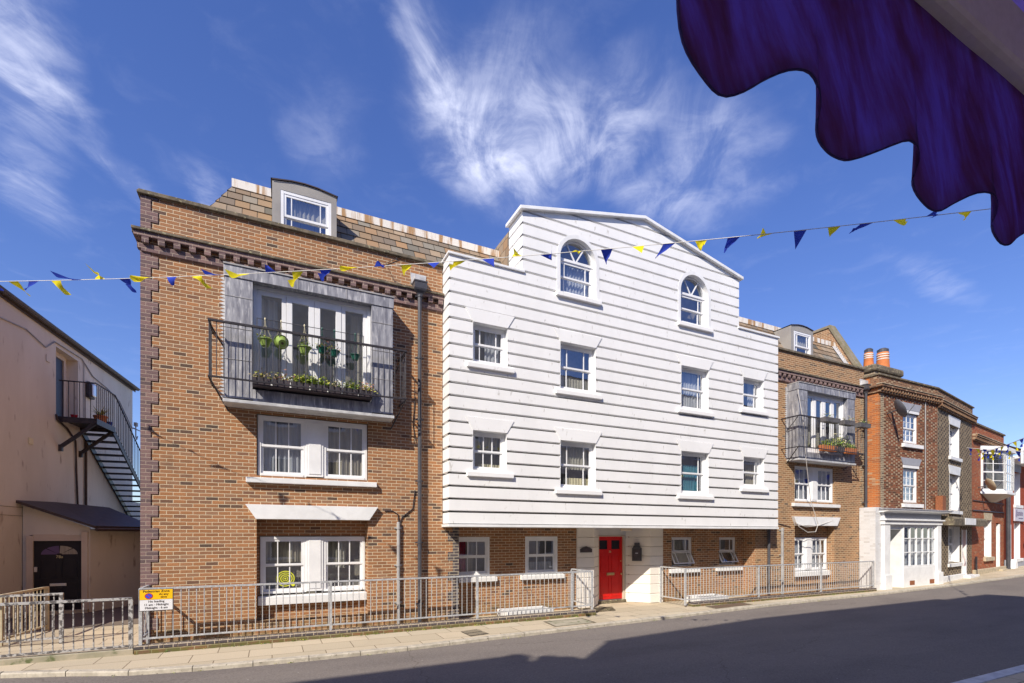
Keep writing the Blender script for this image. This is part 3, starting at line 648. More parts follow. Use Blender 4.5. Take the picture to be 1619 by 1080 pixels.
def balcony(root, x0, x1):
    y = -.70; zt, zb = 6.42, 5.32
    r = MB(); r.box(x0, x1, y-.03, y+.02, zt-.02, zt+.02); r.box(x0-.001, x0+.04, y+.021, 0, zt-.019, zt+.02); r.box(x1-.04, x1+.001, y+.021, 0, zt-.019, zt+.02)
    o = r.build('balcony_rail', 'black_metal', root)
    r = MB(); r.box(x0, x1, y-.02, y+.02, zb-.015, zb+.015); r.box(x0-.001, x0+.03, y+.021, 0, zb-.014, zb+.015); r.box(x1-.03, x1+.001, y+.021, 0, zb-.014, zb+.015)
    r.tube([(x0+.01, y+.05, zt-.02), (x0+.3, -.0, zt-.42)], .014); r.tube([(x1-.01, y+.05, zt-.02), (x1-.2, -.0, zt-.5)], .014)
    r.tube([(x0+.01, y+.05, zb), (x0+.3, 0, zb-.5)], .016); r.tube([(x1-.01, y+.05, zb), (x1-.2, 0, zb-.55)], .016)
    r.build('bottom_rail', 'black_metal', o)
    me = None; n = int((x1-x0)/.125)
    def bal(px, py):
        nonlocal me
        if me is None:
            b = MB(); b.tube([(0, 0, 0), (0, 0, zt-zb)], .0075, 6); t = b.build('baluster', 'iron_grey', None); me = t.data
            t.parent = o; t.location = Vector((px, py, zb))-Vector(root.location); return
        t = bpy.data.objects.new('baluster', me); COL.objects.link(t); t.parent = o; t.location = Vector((px, py, zb))-Vector(root.location)
    for k in range(n+1): bal(x0+.02+(x1-x0-.04)*k/n, y-.004)
    for k in range(1, 5):
        bal(x0+.015, y+k*.13); bal(x1-.015, y+k*.13)
    return o
bal1 = balcony(B1, -1.13, 2.78)
mb = MB(); mb.tube([(-.28, -.56, 6.42), (-.28, -.56, 6.66)], .008); mb.tube([(1.84, -.56, 6.42), (1.84, -.56, 6.66)], .008); mb.tube([(-.28, -.56, 6.66), (1.84, -.56, 6.66)], .008); mb.build('pot_rail', 'iron_grey', B1)
mb = MB(); mb.box(-.36, 2.02, -.66, -.30, 5.26, 5.285); mb.build('balcony_floor', 'plastic_dark', B1)
# paired windows, sills and lintel
def pair(root, x0, x1, z0, z1, y, curs, mullion=.36):
    w = (x1-x0-mullion)/2
    a = sashwin(root, W0, x0, x0+w, z0, z1, y, cur=curs[0]); b = sashwin(root, W0, x1-w, x1, z0, z1, y, cur=curs[1])
    m = MB(); m.box(x0+w-.001, x1-w+.001, y-.02, y+.1, z0+.02, z1); m.box(x0+w+.05, x1-w-.05, y-.035, y-.021, z0+.08, z1-.08); m.build('mullion_panel', 'upvc_white', root, bevel=.004)
    return a, b
pair(B1, -.28, 2.02, 3.50, 4.81, .05, [[(0, .34, 0, 1, 'net_curtain'), (.4, 1, 0, 1, 'net_curtain')], [(0, 1, 0, 1, 'curtain_cream')]])
gw = pair(B1, -.235, 2.005, .90, 2.17, .27, [[(0, 1, .55, 1, 'curtain_cream')], [(0, .55, .4, 1, 'blind_beige')]])
def sill(root, x0, x1, z0, z1, y0, y1, mat='white_paint', fr=W0):
    m = MB(fr); m.prismx([(y0, z0), (y1, z0), (y1, z1+.02), (y0, z1)], x0, x1); return m.build('sill', mat, root, bevel=.008)
sill(B1, -.5, 2.22, 3.33, 3.44, -.12, .1); sill(B1, -.28, 2.03, .66, .84, .14, .36)
INT_DONE = []
def raked(root, x0, x1, z0, z1, fl, y0, y1, mat='white_paint', name='lintel', fr=W0, tilt=0):
    m = MB(fr); P = [(x0, z0), (x1, z0), (x1+fl, z1), (x0-fl, z1)]
    F = [(x, y0-(tilt if z == z1 else 0), z) for x, z in P]; K = [(x, y1, z) for x, z in P]
    m.face(F); m.face(K[::-1])
    for i in range(4): j = (i+1) % 4; m.face([F[j], F[i], K[i], K[j]])
    return m.build(name, mat, root, bevel=.006)
raked(B1, -.31, 2.05, 2.55, 2.86, .2, -.12, .0)
# target decal on the lower left pane
mb = MB()
for r0, r1 in ((0, .022), (.045, .06), (.085, .105), (.13, .148), (.172, .192)):
    for k in range(32):
        a, b = 2*math.pi*k/32, 2*math.pi*(k+1)/32
        mb.face([(.27+c*math.cos(q), .32, 1.22+c*math.sin(q)*.92) for c, q in ((r0, a), (r1, a), (r1, b), (r0, b))])
for k in range(10): mb.face([(.43+.04*math.cos(2*math.pi*k/10), .32, 1.08+.04*math.sin(2*math.pi*k/10)) for k in range(k, k+2)]+[(.43, .32, 1.08)])
mb.build('window_sticker', 'decal_yellow', gw[0])
# rainwater pipe with hopper head, grey conduit, cables
def downpipe(root, x, y, z0, z1, r=.05, mat='pipe_dark', hopper=True, brk=1.5):
    m = MB(); m.tube([(x, y, z0), (x, y, z1)], r, 12, cap=False)
    z = z0+.5
    while z < z1: m.tube([(x, y, z), (x, y, z+.05)], r+.012, 12); m.box(x-r-.05, x+r+.05, y+r*.5, y+r+.04, z+.01, z+.04); z += brk
    o = m.build('downpipe', mat, root)
    if hopper:
        h = MB(); prof = [(.055, z1), (.07, z1+.06), (.13, z1+.12), (.15, z1+.16), (.15, z1+.3), (.165, z1+.31), (.165, z1+.34), (.12, z1+.34)]
        for (a, za), (b, zb) in zip(prof, prof[1:]):
            A = [(x-a, y-a*.8, za), (x+a, y-a*.8, za), (x+a, y+a*.8, za), (x-a, y+a*.8, za)]; B = [(x-b, y-b*.8, zb), (x+b, y-b*.8, zb), (x+b, y+b*.8, zb), (x-b, y+b*.8, zb)]
            for i in range(4): h.face([A[i], A[(i+1) % 4], B[(i+1) % 4], B[i]])
        h.build('hopper', mat, o)
        g = MB(); g.box(x-.12, x+.12, y-.02, .0, z1+.36, z1+.52); g.prism([(x-.17, z1+.34), (x+.17, z1+.34), (x+.2, z1+.6), (x-.2, z1+.6)], -.012, -.003); g.build('outlet', 'lead_pale', o)
    return o
downpipe(B1, 3.24, -.14, 0, 8.02)
downpipe(B1, 2.74, -.06, .05, 2.52, .04, 'pipe_grey', False, .9)
def cable(root, pts, r=.008, mat='black_metal', name='cable'):
    m = MB(); m.tube(pts, r, 5); return m.build(name, mat, root)
cable(B1, [(2.42, -.02, 2.78), (2.6, -.02, 2.79), (2.74, -.02, 2.7), (2.75, -.03, 2.5)], .012)
cable(B1, [(2.78, -.02, 2.5), (2.85, -.02, 2.65), (3.1, -.02, 2.85), (3.15, -.03, 3.3)], .014)
cable(B1, [(2.9, -.03, 9.0), (2.45, -.02, 8.7), (2.65, -.02, 8.32), (2.78, -.17, 8.2)], .008)
cable(B1, [(3.18, -.02, 4.5), (3.1, -.02, 4.9), (3.16, -.02, 5.6)], .01)

# ------------------------------------------------------------------ white boarded building
B2 = thing('white_building', 'white boarded building jettied over the pavement with a low pitched gable', 'building', (9.86, 3, 0))
XL, XR, ZB, ZP = 3.87, 15.85, 2.44, 9.03
GL, GR, GZ, GA = 5.86, 13.91, 10.66, 11.50; GM = (GL+GR)/2
def roofz(x): return GZ+(GA-GZ)*(1-abs(x-GM)/((GR-GL)/2))
PITCH = .315
rects = [(4.49, 5.44, 6.53, 7.50), (7.02, 8.18, 6.18, 7.44), (11.37, 12.53, 6.14, 7.44), (14.12, 15.10, 6.44, 7.45),
         (4.49, 5.42, 3.83, 4.81), (7.02, 8.18, 3.49, 4.77), (11.37, 12.53, 3.49, 4.80), (14.13, 15.13, 3.82, 4.81)]
archs = [(7.60, .585, 8.80, 9.76), (11.93, .585, 8.80, 9.76)]
def hole_iv(z):
    h = []
    for a, b, c, d in rects:
        if c-1e-6 < z < d+1e-6: h.append((a, b))
        elif d < z < d+.33: f = (z-d)/.33*.2; h.append((a-f, b+f))
    for cx, r, zb, zs in archs:
        rr = r+.09
        if zb < z < zs: h.append((cx-rr, cx+rr))
        elif zs <= z < zs+rr: q = math.sqrt(max(0, rr*rr-(z-zs)**2)); h.append((cx-q, cx+q))
    return sorted(h)
GS, GC, GD = .045, .012, -.39
def yprof(z):                                        # boards with a dark open joint and a small lower chamfer
    t = (z-2.80) % PITCH
    if t < GC: return -.5+.012*(1-t/GC)
    if t > PITCH-GS: return GD
    return -.5
zs = {ZB, ZP, GZ, GA}
k = -1
while 2.80+k*PITCH < GA:
    z0 = 2.80+k*PITCH
    for q in (0, GC, PITCH-GS): zs.add(z0+q)
    k += 1
for a, b, c, d in rects: zs |= {c, d, d+.33}
for cx, r, zb, zz in archs:
    zs |= {zb, zz}; zs |= {zz+(r+.09)*math.sin(R(q)) for q in range(8, 91, 6)}
zs = [z for z in sorted(zs) if ZB <= z <= GA]; z2 = [zs[0]]
for z in zs[1:]:
    if z-z2[-1] > .0015: z2.append(z)
mb = MB()
def out(z):
    if z < ZP: return XL, XR
    if z < GZ: return GL, GR
    w = (GR-GL)/2*(1-(z-GZ)/(GA-GZ)); return GM-w, GM+w
for za, zb in zip(z2, z2[1:]):
    e = 1e-4; oa, ob = out(za+e), out(zb-e); ha, hb = hole_iv(za+e), hole_iv(zb-e)
    if len(ha) != len(hb): hh = hole_iv((za+zb)/2); ha = hb = hh
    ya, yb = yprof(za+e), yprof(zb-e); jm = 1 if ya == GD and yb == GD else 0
    la = [oa[0]]+[q for h in ha for q in h]+[oa[1]]; lb = [ob[0]]+[q for h in hb for q in h]+[ob[1]]
    for i in range(0, len(la), 2):
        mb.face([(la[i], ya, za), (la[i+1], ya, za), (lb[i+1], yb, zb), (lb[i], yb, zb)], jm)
    for i in range(1, len(la)-1, 2):                 # inner cheeks so grooves end against solid edges
        for q in (i, i+1): mb.face([(la[q], ya, za), (la[q], -.385, za), (lb[q], -.385, zb), (lb[q], yb, zb)])
    yc = yprof(zb+e) if zb+e < GA else yb
    if abs(yc-yb) > 1e-3:
        for i in range(0, len(lb), 2): mb.face([(lb[i], yb, zb), (lb[i+1], yb, zb), (lb[i+1], yc, zb), (lb[i], yc, zb)])
        for xx, sg_ in ((ob[0], 1), (ob[1], -1)): mb.face([(xx+sg_*(.5+yb), yb, zb), (xx+sg_*(.5+yb), .3, zb), (xx+sg_*(.5+yc), .3, zb), (xx+sg_*(.5+yc), yc, zb)])
    # returns: grooves wrap round the corners
    sa, sb = .5+ya, .5+yb
    if za < ZP or zb <= GZ:
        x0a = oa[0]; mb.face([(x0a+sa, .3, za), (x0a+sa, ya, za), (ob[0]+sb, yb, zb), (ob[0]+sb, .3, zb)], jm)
        mb.face([(oa[1]-sa, ya, za), (oa[1]-sa, .3, za), (ob[1]-sb, .3, zb), (ob[1]-sb, yb, zb)])
wmat = ['white_render']
mb.face([(XL, -.5, ZB), (XL, .5, ZB), (XR, .5, ZB), (XR, -.5, ZB)])
mb.face([(XL, .3, ZB), (XL, .3, ZP), (GL, .3, ZP), (GL, .3, ZB)])
mb.face([(XL, -.5, ZP), (GL, -.5, ZP), (GL, .3, ZP), (XL, .3, ZP)]); mb.face([(GR, -.5, ZP), (XR, -.5, ZP), (XR, .3, ZP), (GR, .3, ZP)])
mb.build('boarded_wall', ['white_render', 'joint_shadow'], B2)
mb = MB(); mb.box(XL-.03, XR+.0, -.535, .0, ZB-.035, ZB+.03); mb.build('drip_board', 'white_paint', B2, bevel=.006)
mb = MB()                                            # smooth surround plates of the arches
for cx, r, zb, zz in archs:
    mb = MB(); n = 26; R1 = r+.11
    for k in range(n):
        a, b = math.pi*k/n, math.pi*(k+1)/n
        p = [(cx+q*math.cos(t), zz+q*math.sin(t)) for q, t in ((r, a), (R1, a), (R1, b), (r, b))]
        mb.face([(x, -.506, z) for x, z in p]); mb.face([(p[1][0], -.506, p[1][1]), (p[1][0], -.45, p[1][1]), (p[2][0], -.45, p[2][1]), (p[2][0], -.506, p[2][1])])
        mb.face([(p[0][0], -.506, p[0][1]), (p[0][0], -.32, p[0][1]), (p[3][0], -.32, p[3][1]), (p[3][0], -.506, p[3][1])])
    for s in (-1, 1):
        x0, x1 = sorted((cx+s*r, cx+s*R1)); mb.face([(x0, -.506, zb), (x1, -.506, zb), (x1, -.506, zz), (x0, -.506, zz)])
        xo = cx+s*R1; xi = cx+s*r
        mb.face([(xo, -.506, zb), (xo, -.45, zb), (xo, -.45, zz), (xo, -.506, zz)]); mb.face([(xi, -.506, zb), (xi, -.32, zb), (xi, -.32, zz), (xi, -.506, zz)])
    mb.build('arch_surround', 'white_paint', B2)
for a, b, c, d in rects:
    mb = MB()
    a += .003; b -= .003; c += .003; d -= .003
    for x in (a, b): mb.face([(x, -.4995, c), (x, -.28, c), (x, -.28, d), (x, -.4995, d)])
    mb.face([(a, -.4995, d), (b, -.4995, d), (b, -.28, d), (a, -.28, d)]); mb.face([(a, -.4995, c), (a, -.28, c), (b, -.28, c), (b, -.4995, c)])
    mb.build('window_reveal', 'white_paint', B2)
# gable and parapet copings
mb = MB()
for s in (-1, 1):
    xe = GM+s*((GR-GL)/2+.1); ze = GZ-.03
    P = [(GM, GA+.0), (GM, GA+.09), (xe, ze+.09), (xe, ze)]
    if s < 0: P = P[::-1]
    mb.prism(P[::-1], -.60, .32)
mb.build('gable_coping', 'white_paint', B2, bevel=.01)
mb = MB(); mb.box(XL-.04, GL+.06, -.545, .34, ZP, ZP+.06); mb.build('parapet_coping', 'white_paint', B2, bevel=.01); mb = MB(); mb.box(GR-.06, XR+.04, -.545, .34, ZP, ZP+.06); mb.build('parapet_coping', 'white_paint', B2, bevel=.01)
# roof behind the gable
mb = MB()
mb.face([(GL+.03, .3, GZ-.06), (GM, .3, GA-.06), (GM, 6, GA-.06), (GL+.03, 6, GZ-.06)]); mb.face([(GM, .3, GA-.06), (GR-.03, .3, GZ-.06), (GR-.03, 6, GZ-.06), (GM, 6, GA-.06)])
mb.face([(GL+.03, 6, 9), (GL+.03, .3, 9), (GL+.03, .3, GZ-.06), (GL+.03, 6, GZ-.06)]); mb.face([(GR-.03, .3, 9), (GR-.03, 6, 9), (GR-.03, 6, GZ-.06), (GR-.03, .3, GZ-.06)])
mb.build('roof', 'roof_tile', B2)
mb = MB(); mb.face([(XL+.05, .1, 2.6), (XR-.05, .1, 2.6), (XR-.05, .1, 9), (XL+.05, .1, 9)]); mb.face([(GL, .1, 9), (GR, .1, 9), (GR, .1, 10.6), (GL, .1, 10.6)])
mb.face([(GL+.1, -.2, 10.6), (GR-.1, -.2, 10.6), (GR-.1, .6, 10.6), (GL+.1, .6, 10.6)])
for z in (5.45, 8.1): mb.face([(XL+.05, -.38, z), (XR-.05, -.38, z), (XR-.05, .6, z), (XL+.05, .6, z)])
mb.build('interior', 'interior_dark', B2)
cu = {0: [(.45, 1, 0, 1, 'net_curtain')], 1: [(0, .22, 0, 1, 'net_curtain'), (.25, 1, 0, .30, 'blind_beige')], 2: [(0, 1, .0, .97, 'net_curtain')], 3: [(.55, 1, 0, 1, 'net_curtain')], 4: [(0, 1, .62, 1, 'blind_beige'), (.25, 1, 0, .16, 'flower_cream')], 5: [(0, 1, .42, 1, 'blind_beige'), (.2, 1, 0, .22, 'flower_cream')], 6: [(0, .95, .05, .75, 'curtain_teal')], 7: [(.4, 1, 0, 1, 'curtain_cream')]}
for i, (a, b, c, d) in enumerate(rects):
    bars = (.2, .8) if i in (1, 5) else (.18, .8) if i in (0,) else (.33, .67) if i == 4 else (.82,)
    sashwin(B2, W0, a+.006, b-.006, c+.006, d-.006, -.36, bars=bars, fw=.06, cur=cu[i])
    raked(B2, a, b, d, d+.325, .2, -.518, -.46, 'white_render')
    sill(B2, a-.17, b+.17, c-.17, c-.06, -.575, -.45, 'white_render')
for i, (cx, r, zb, zz) in enumerate(archs):
    o = sashwin(B2, W0, cx-r+.004, cx+r-.004, zb+.03, zz, -.36, bars=(.12, .84) if i == 0 else (.82,), fw=.055, cur=[(.0, 1, 0, 1, 'net_curtain')] if i == 0 else [(0, 1, 0, .15, 'net_curtain')])
    m = MB(); n = 20; y0, y1 = -.365, -.29
    for k in range(n):
        a, b = math.pi*k/n, math.pi*(k+1)/n
        q = [(cx+rr*math.cos(t), zz+rr*math.sin(t)) for rr, t in ((r-.055, a), (r-.002, a), (r-.002, b), (r-.055, b))]; m.prism(q, y0, y1)
    m.box(cx-r+.003, cx+r-.003, y0-.01, y1, zz-.035, zz+.035)
    for t in (58, 122): m.bar((cx, y0+.03, zz), (cx+(r-.04)*math.cos(R(t)), y0+.03, zz+(r-.04)*math.sin(R(t))), .03, .035)
    m.build('fanlight', 'upvc_white', o)
    g = MB()
    for k in range(n): a, b = math.pi*k/n, math.pi*(k+1)/n; g.face([(cx, y0+.03, zz), (cx+(r-.03)*math.cos(a), y0+.03, zz+(r-.03)*math.sin(a)), (cx+(r-.03)*math.cos(b), y0+.03, zz+(r-.03)*math.sin(b))])
    g.build('fanlight_pane', 'window_glass', o)
    sill(B2, cx-r-.14, cx+r+.14, zb-.15, zb-.04, -.585, -.45, 'white_render')
# recessed ground floor: brick walls, rendered entrance with splayed cheeks
mb = MB()
wall(mb, 4.29, 8.18, 0, ZB, [(4.38, 5.36, 1.1, 2.15, .05), (6.46, 7.52, 1.08, 2.16, .05)], y=.5)
mb.build('ground_floor_wall', 'brick_orange_brown', B2); mb = MB()
wall(mb, 11.48, 15.33, 0, ZB, [(11.93, 12.93, 1.14, 2.13, .25), (14.12, 15.05, 1.14, 2.12, .25)], y=.5)
mb.face([(15.33, .5, 0), (15.33, 0, 0), (15.33, 0, ZB), (15.33, .5, ZB)])
mb.build('ground_floor_wall', 'brick_orange_brown', B2)
mb = MB(); ZG = [i*.305 for i in range(8)]+[ZB]
def rusticated(mb, P, Q, zt, z0=0.0):
    P, Q = Vector((P[0], P[1], 0)), Vector((Q[0], Q[1], 0)); d = (Q-P).normalized(); n = Vector((d.y, -d.x, 0))
    z = z0
    while z < zt-.01:
        e = min(z+.305, zt); pr = [(z, .03), (z+.02, 0), (e-.02, 0), (e, .03)]
        for (za, ia), (zb, ib) in zip(pr, pr[1:]):
            A = -n*ia; B = -n*ib; L = (Q-P).length
            mb.face([P+A+Vector((0, 0, za)), Q+A+Vector((0, 0, za)), Q+B+Vector((0, 0, zb)), P+B+Vector((0, 0, zb))], 0, [(0, za), (L, za), (L, zb), (0, zb)])
        z = e
rusticated(mb, (8.18, .44), (8.77, .44), ZB); rusticated(mb, (8.77, .44), (9.37, 1.04), ZB); rusticated(mb, (10.42, 1.0), (10.97, .44), ZB); rusticated(mb, (10.97, .44), (11.5, .44), ZB)
mb.face([(8.18, .44, 0), (8.18, .5, 0), (8.18, .5, ZB), (8.18, .44, ZB)]); mb.face([(11.5, .44, 0), (11.5, .5, 0), (11.5, .5, ZB), (11.5, .44, ZB)])
mb.face([(9.3, 1.05, 2.2), (10.5, 1.05, 2.2), (10.5, 1.05, ZB), (9.3, 1.05, ZB)])
mb.build('entrance_surround', 'entrance_render', B2)
mb = MB(); mb.box(9.3, 10.5, .98, 1.14, 0, .1); mb.build('doorstep', 'stone_coping', B2, bevel=.01)
mb = MB(); mb.box(9.33, 9.39, 1.03, 1.13, .1, 2.2); mb.box(10.35, 10.46, 1.03, 1.13, .1, 2.2); mb.box(9.39, 10.35, 1.032, 1.13, 2.15, 2.2); mb.build('door_frame', 'cream_paint', B2)
d = MB(); x0, x1, yy = 9.39, 10.35, 1.09
wall(d, x0, x1, .12, 2.15, [(9.44, 9.76, 1.74, 2.03, .03), (9.92, 10.25, 1.74, 2.03, .03)], y=yy)
for a, b, c, e in ((9.5, 9.82, .98, 1.55), (9.92, 10.24, .98, 1.55), (9.5, 9.82, .22, .86), (9.92, 10.24, .22, .86)):
    for q in ((a, b, e-.015, e), (a, b, c, c+.015)): d.box(q[0], q[1], yy-.012, yy, q[2], q[3])
    d.box(a, a+.015, yy-.011, yy, c+.016, e-.016); d.box(b-.015, b, yy-.011, yy, c+.016, e-.016)
door = d.build('door', 'red_paint', B2)
g = MB(); g.face([(9.44, yy+.02, 1.74), (9.76, yy+.02, 1.74), (9.76, yy+.02, 2.03), (9.44, yy+.02, 2.03)]); g.face([(9.92, yy+.02, 1.74), (10.25, yy+.02, 1.74), (10.25, yy+.02, 2.03), (9.92, yy+.02, 2.03)]); g.build('door_pane', 'black_paint', door)
h = MB(); h.box(9.72, 10.02, yy-.03, yy, .90, .98); h.build('letterbox', 'brass', door, bevel=.008)
h = MB(); h.lathe([(0, 0), (.02, .0), (.035, .03), (.03, .05), (0, .06)], 0, 0); hv = MB()
for f_ in h.f: hv.face([(10.29+h.v[i].x, yy-.0-h.v[i].z, .93+h.v[i].y) for i in f_])
for f_ in h.f: hv.face([(10.29+h.v[i].x*.6, yy-h.v[i].z*.4, 1.35+h.v[i].y*.6) for i in f_])
hv.build('door_knob', 'brass', door)
font_mesh('36', .10, 'door_number', 'number_gold', door, (9.85, yy-.012, 1.66))
sashwin(B2, W0, 4.36, 5.36, 1.1, 2.15, .49, fw=.07, cur=[(0, .34, 0, 1, 'curtain_red'), (.36, .6, 0, 1, 'curtain_cream')])
sashwin(B2, W0, 6.46, 7.52, 1.08, 2.16, .49, fw=.07, cur=[(.05, .95, 0, .3, 'net_curtain')])
sashwin(B2, W0, 11.93, 12.93, 1.14, 2.13, .62, bars=(.18, .8), fw=.05, open_low=.5, cur=[(0, 1, .5, 1, 'blind_beige')])
sashwin(B2, W0, 14.12, 15.05, 1.14, 2.12, .62, bars=(.16, .8), fw=.05, open_low=.5)
for a, b in ((4.31, 5.55), (6.3, 7.7), (11.8, 13.1), (13.95, 15.2)): sill(B2, a, b, .94, 1.06, .38, .56)
mb = MB(); mb.face([(4.2, .9, .3), (8.1, .9, .3), (8.1, .9, 2.4), (4.2, .9, 2.4)]); mb.face([(11.55, .97, .3), (15.4, .97, .3), (15.4, .97, 2.4), (11.55, .97, 2.4)]); mb.build('ground_floor_interior', 'interior_dark', B2)
mb = MB(); mb.tube([(9.6, .2, ZB-.06), (10.0, .2, ZB-.06)], .05, 10); mb.build('ceiling_lamp', 'cream_paint', B2)
mb = MB(); mb.tube([(10.5, .93, .15), (10.5, .93, 2.3)], .008, 5); mb.build('cable', 'curtain_red', B2)
mb = MB(); mb.tube([(XR+.06, -.1, .1), (XR+.06, -.1, 9.0)], .05, 10); z = 1.
while z < 9: mb.tube([(XR+.06, -.1, z), (XR+.06, -.1, z+.06)], .062, 10); z += 1.3
mb.build('downpipe', 'pipe_dark', B2)
# wall mounted things at the entrance
pb = thing('post_box', 'dark metal post box on the pale wall right of the red door', 'post box', (10.72, .7, 1.35))
pf = FR(10.42, 1.0, .55, -.56)
m = MB(pf); m.box(.22, .52, -.14, -.02, 1.36, 1.78); m.prism([(.24, 1.782), (.50, 1.782), (.47, 1.86), (.27, 1.86)], -.135, -.02); m.box(.29, .45, -.12, -.02, 1.862, 1.95); m.build('body', 'pipe_dark', pb, bevel=.012)
m = MB(pf); m.box(.245, .495, -.15, -.142, 1.40, 1.74); m.build('door', 'plastic_dark', pb, bevel=.005)
m = MB(pf); m.box(.33, .41, -.16, -.152, 1.60, 1.63); m.build('lock', 'chrome', pb)
pq = thing('wall_plaque', 'small black arched name plaque on the pale pier left of the red door', 'sign', (8.47, .43, 1.76))
m = MB(); m.prism([(8.27, 1.68), (8.69, 1.68), (8.69, 1.78), (8.62, 1.82), (8.55, 1.84), (8.48, 1.865), (8.41, 1.84), (8.34, 1.82), (8.27, 1.78)], .41, .438); m.build('plate', 'plastic_dark', pq, bevel=.003)

# ------------------------------------------------------------------ right brick building
B3 = thing('brick_building', 'orange brown brick building with a second lead balcony bay, right of the white boarded facade', 'building', (18.8, 4, 0))
mb = MB()
wall(mb, 15.90, 21.82, 0, 8.93, [(17.46, 19.84, 3.45, 4.80, .10), (17.46, 19.84, .35, 2.54, .28), (17.4, 20.2, 5.2, 7.45, .2)])
wall(mb, 15.33, 15.9, 0, ZB, [])
mb.face([(21.82, 0, 0), (21.82, 6, 0), (21.82, 6, 8.93), (21.82, 0, 8.93)]); mb.face([(15.9, 0, 8.93), (21.82, 0, 8.93), (21.82, .26, 8.93), (15.9, .26, 8.93)])
wall(mb, 17.46, 19.84, 0, 2.54, [(17.5, 19.8, .8, 2.12, .02)], y=.28)
mb.prismx([(.1, 8.9), (3.5, 8.9), (3.5, 11.08), (1.25, 11.08)], 21.55, 21.8)
mb.build('wall', 'brick_tan_brown', B3)
mb = MB(); mb.prismx([(.0, 9.0), (.12, 8.95), (1.25, 11.09), (3.6, 11.09), (3.6, 11.2), (1.18, 11.2)], 21.5, 21.86); mb.build('gable_coping', 'stone_mossy', B3, bevel=.01)
mb = MB()
for k in range(13):
    t = k/13; y, z = .28+.75*t, 9.0+1.36*t; mb.face([(21.54, y, z-.05), (21.54, y+.2, z+.0), (21.54, y+.16, z+.16), (21.54, y+.05, z+.12)])
mb.face([(21.3, .28, 8.95), (21.54, .28, 8.97), (21.54, 1.05, 10.33), (21.3, 1.05, 10.31)])
mb.build('flashing', 'lead_pale', B3)
INT3.build('interior', 'interior_dark', B3)
cornice(B3, 15.9, 21.82, False); mansard(B3, 9.82, 21.54, 0)
dormer(B3, 17.6, 18.9)
leadbay(B3, 17.03, 20.4); balcony(B3, 16.7, 20.6)
pair(B3, 17.48, 19.82, 3.46, 4.78, .05, [[(.3, 1, 0, 1, 'net_curtain')], [(.1, 1, 0, 1, 'net_curtain')]]); pair(B3, 17.5, 19.8, .84, 2.1, .27, [[(.5, 1, 0, 1, 'net_curtain')], [(.0, 1, 0, 1, 'net_curtain')]])
sill(B3, 17.28, 20.05, 3.26, 3.38, -.12, .1); sill(B3, 17.46, 19.84, .62, .8, .14, .36)
raked(B3, 17.46, 19.86, 2.55, 2.88, .2, -.12, 0)
downpipe(B3, 21.70, -.14, 0, 7.95); downpipe(B3, 16.68, -.06, .05, 2.46, .05, 'pipe_grey', False, .9)
mb = MB(); z = .1; k = 0
while z < 7.8: w = .26 if k % 2 else .14; mb.box(21.83-w, 21.825, -.015, 0, z, z+.225); z += .225; k += 1
mb.build('quoins', 'brick_yellow_grey', B3)
cable(B3, [(16.3, -.02, 8.9), (16.32, -.02, 2.8), (16.5, -.02, 2.62), (17.2, -.03, 2.5)], .012)
cable(B3, [(16.9, -.5, 7.4), (17.1, -.6, 6.1), (17.35, -.5, 5.0), (18.0, -.25, 3.5), (18.45, -.25, 2.6), (18.3, -.25, 2.32), (17.9, -.2, 2.3), (17.5, -.15, 2.5), (17.35, -.1, 2.7)], .013, 'cable_white')
cable(B3, [(17.35, -.15, 2.62), (17.9, -.15, 2.5), (18.6, -.15, 2.55), (19.9, -.1, 2.82)], .01, 'cable_white')

# ------------------------------------------------------------------ terraced houses further along
def small_sash(root, fr, x0, x1, z0, z1, y, nx=3, hb=(.5,), curt=True):
    return sashwin(root, fr, x0, x1, z0, z1, y, bars=tuple((i+1)/nx for i in range(nx-1)), hbars=hb, fw=.07, mat='white_paint', cur=[(0, 1, 0, 1, 'net_curtain')] if curt else None)
F1 = FR(21.84, -.52); H1 = thing('terraced_house', 'speckled red brick house with a white painted shopfront and two orange chimney pots', 'house', (24, 2, 0))
m = MB(F1); wall(m, .38, 4.5, 3.2, 8.6, [(1.78, 2.93, 6.05, 7.3, .1), (1.78, 2.93, 3.55, 5.0, .1)]); m.build('wall', 'brick_speckled_red', H1)
m = MB(F1); m.face([(0, .6, 0), (0, 0, 0), (0, 0, 8.1), (0, .6, 8.1)]); m.face([(0.001, .6, 8.1), (0.001, .3, 8.1), (0.001, .3, 8.6), (0.001, .6, 8.6)]); m.face([(0, 0, 3.2), (.14, 0, 3.2), (.14, 0, 8.1), (0, 0, 8.1)]); m.build('flank_wall', 'brick_bright_orange', H1)
m = MB(F1); m.face([(.14, -.002, 3.2), (.38, -.002, 3.2), (.38, -.002, 8.1), (.14, -.002, 8.1)]); m.build('quoins', 'brick_yellow_grey', H1)
m = MB(F1); m.box(-.005, 4.5, -.01, .3, 8.1, 8.595); m.build('parapet', 'brick_dark_brown', H1)
def hcornice(root, fr, x0, x1, z, side=True, step=.2):
    m = MB(fr); m.box(x0-(.12 if side else 0), x1, -.2, 0, z-.02, z+.07); m.box(x0-(.06 if side else 0), x1, -.09, 0, z-.22, z-.16)
    x = x0
    while x < x1: m.box(x, x+step*.45, -.17, -.001, z-.158, z-.022); x += step
    if side: m.box(x0-.12, x0-.001, .001, .6, z-.02, z+.07); m.box(x0-.06, x0-.001, .001, .6, z-.22, z-.16)
    m.build('cornice', 'brick_dark_brown', root)
    m = MB(fr); m.prismx([(-.23, z+.071), (0, z+.071), (0, z+.11), (-.23, z+.09)], x0-(.14 if side else 0), x1); m.build('cornice_ledge', 'stone_pale', root)
hcornice(H1, F1, 0, 4.5, 8.14)
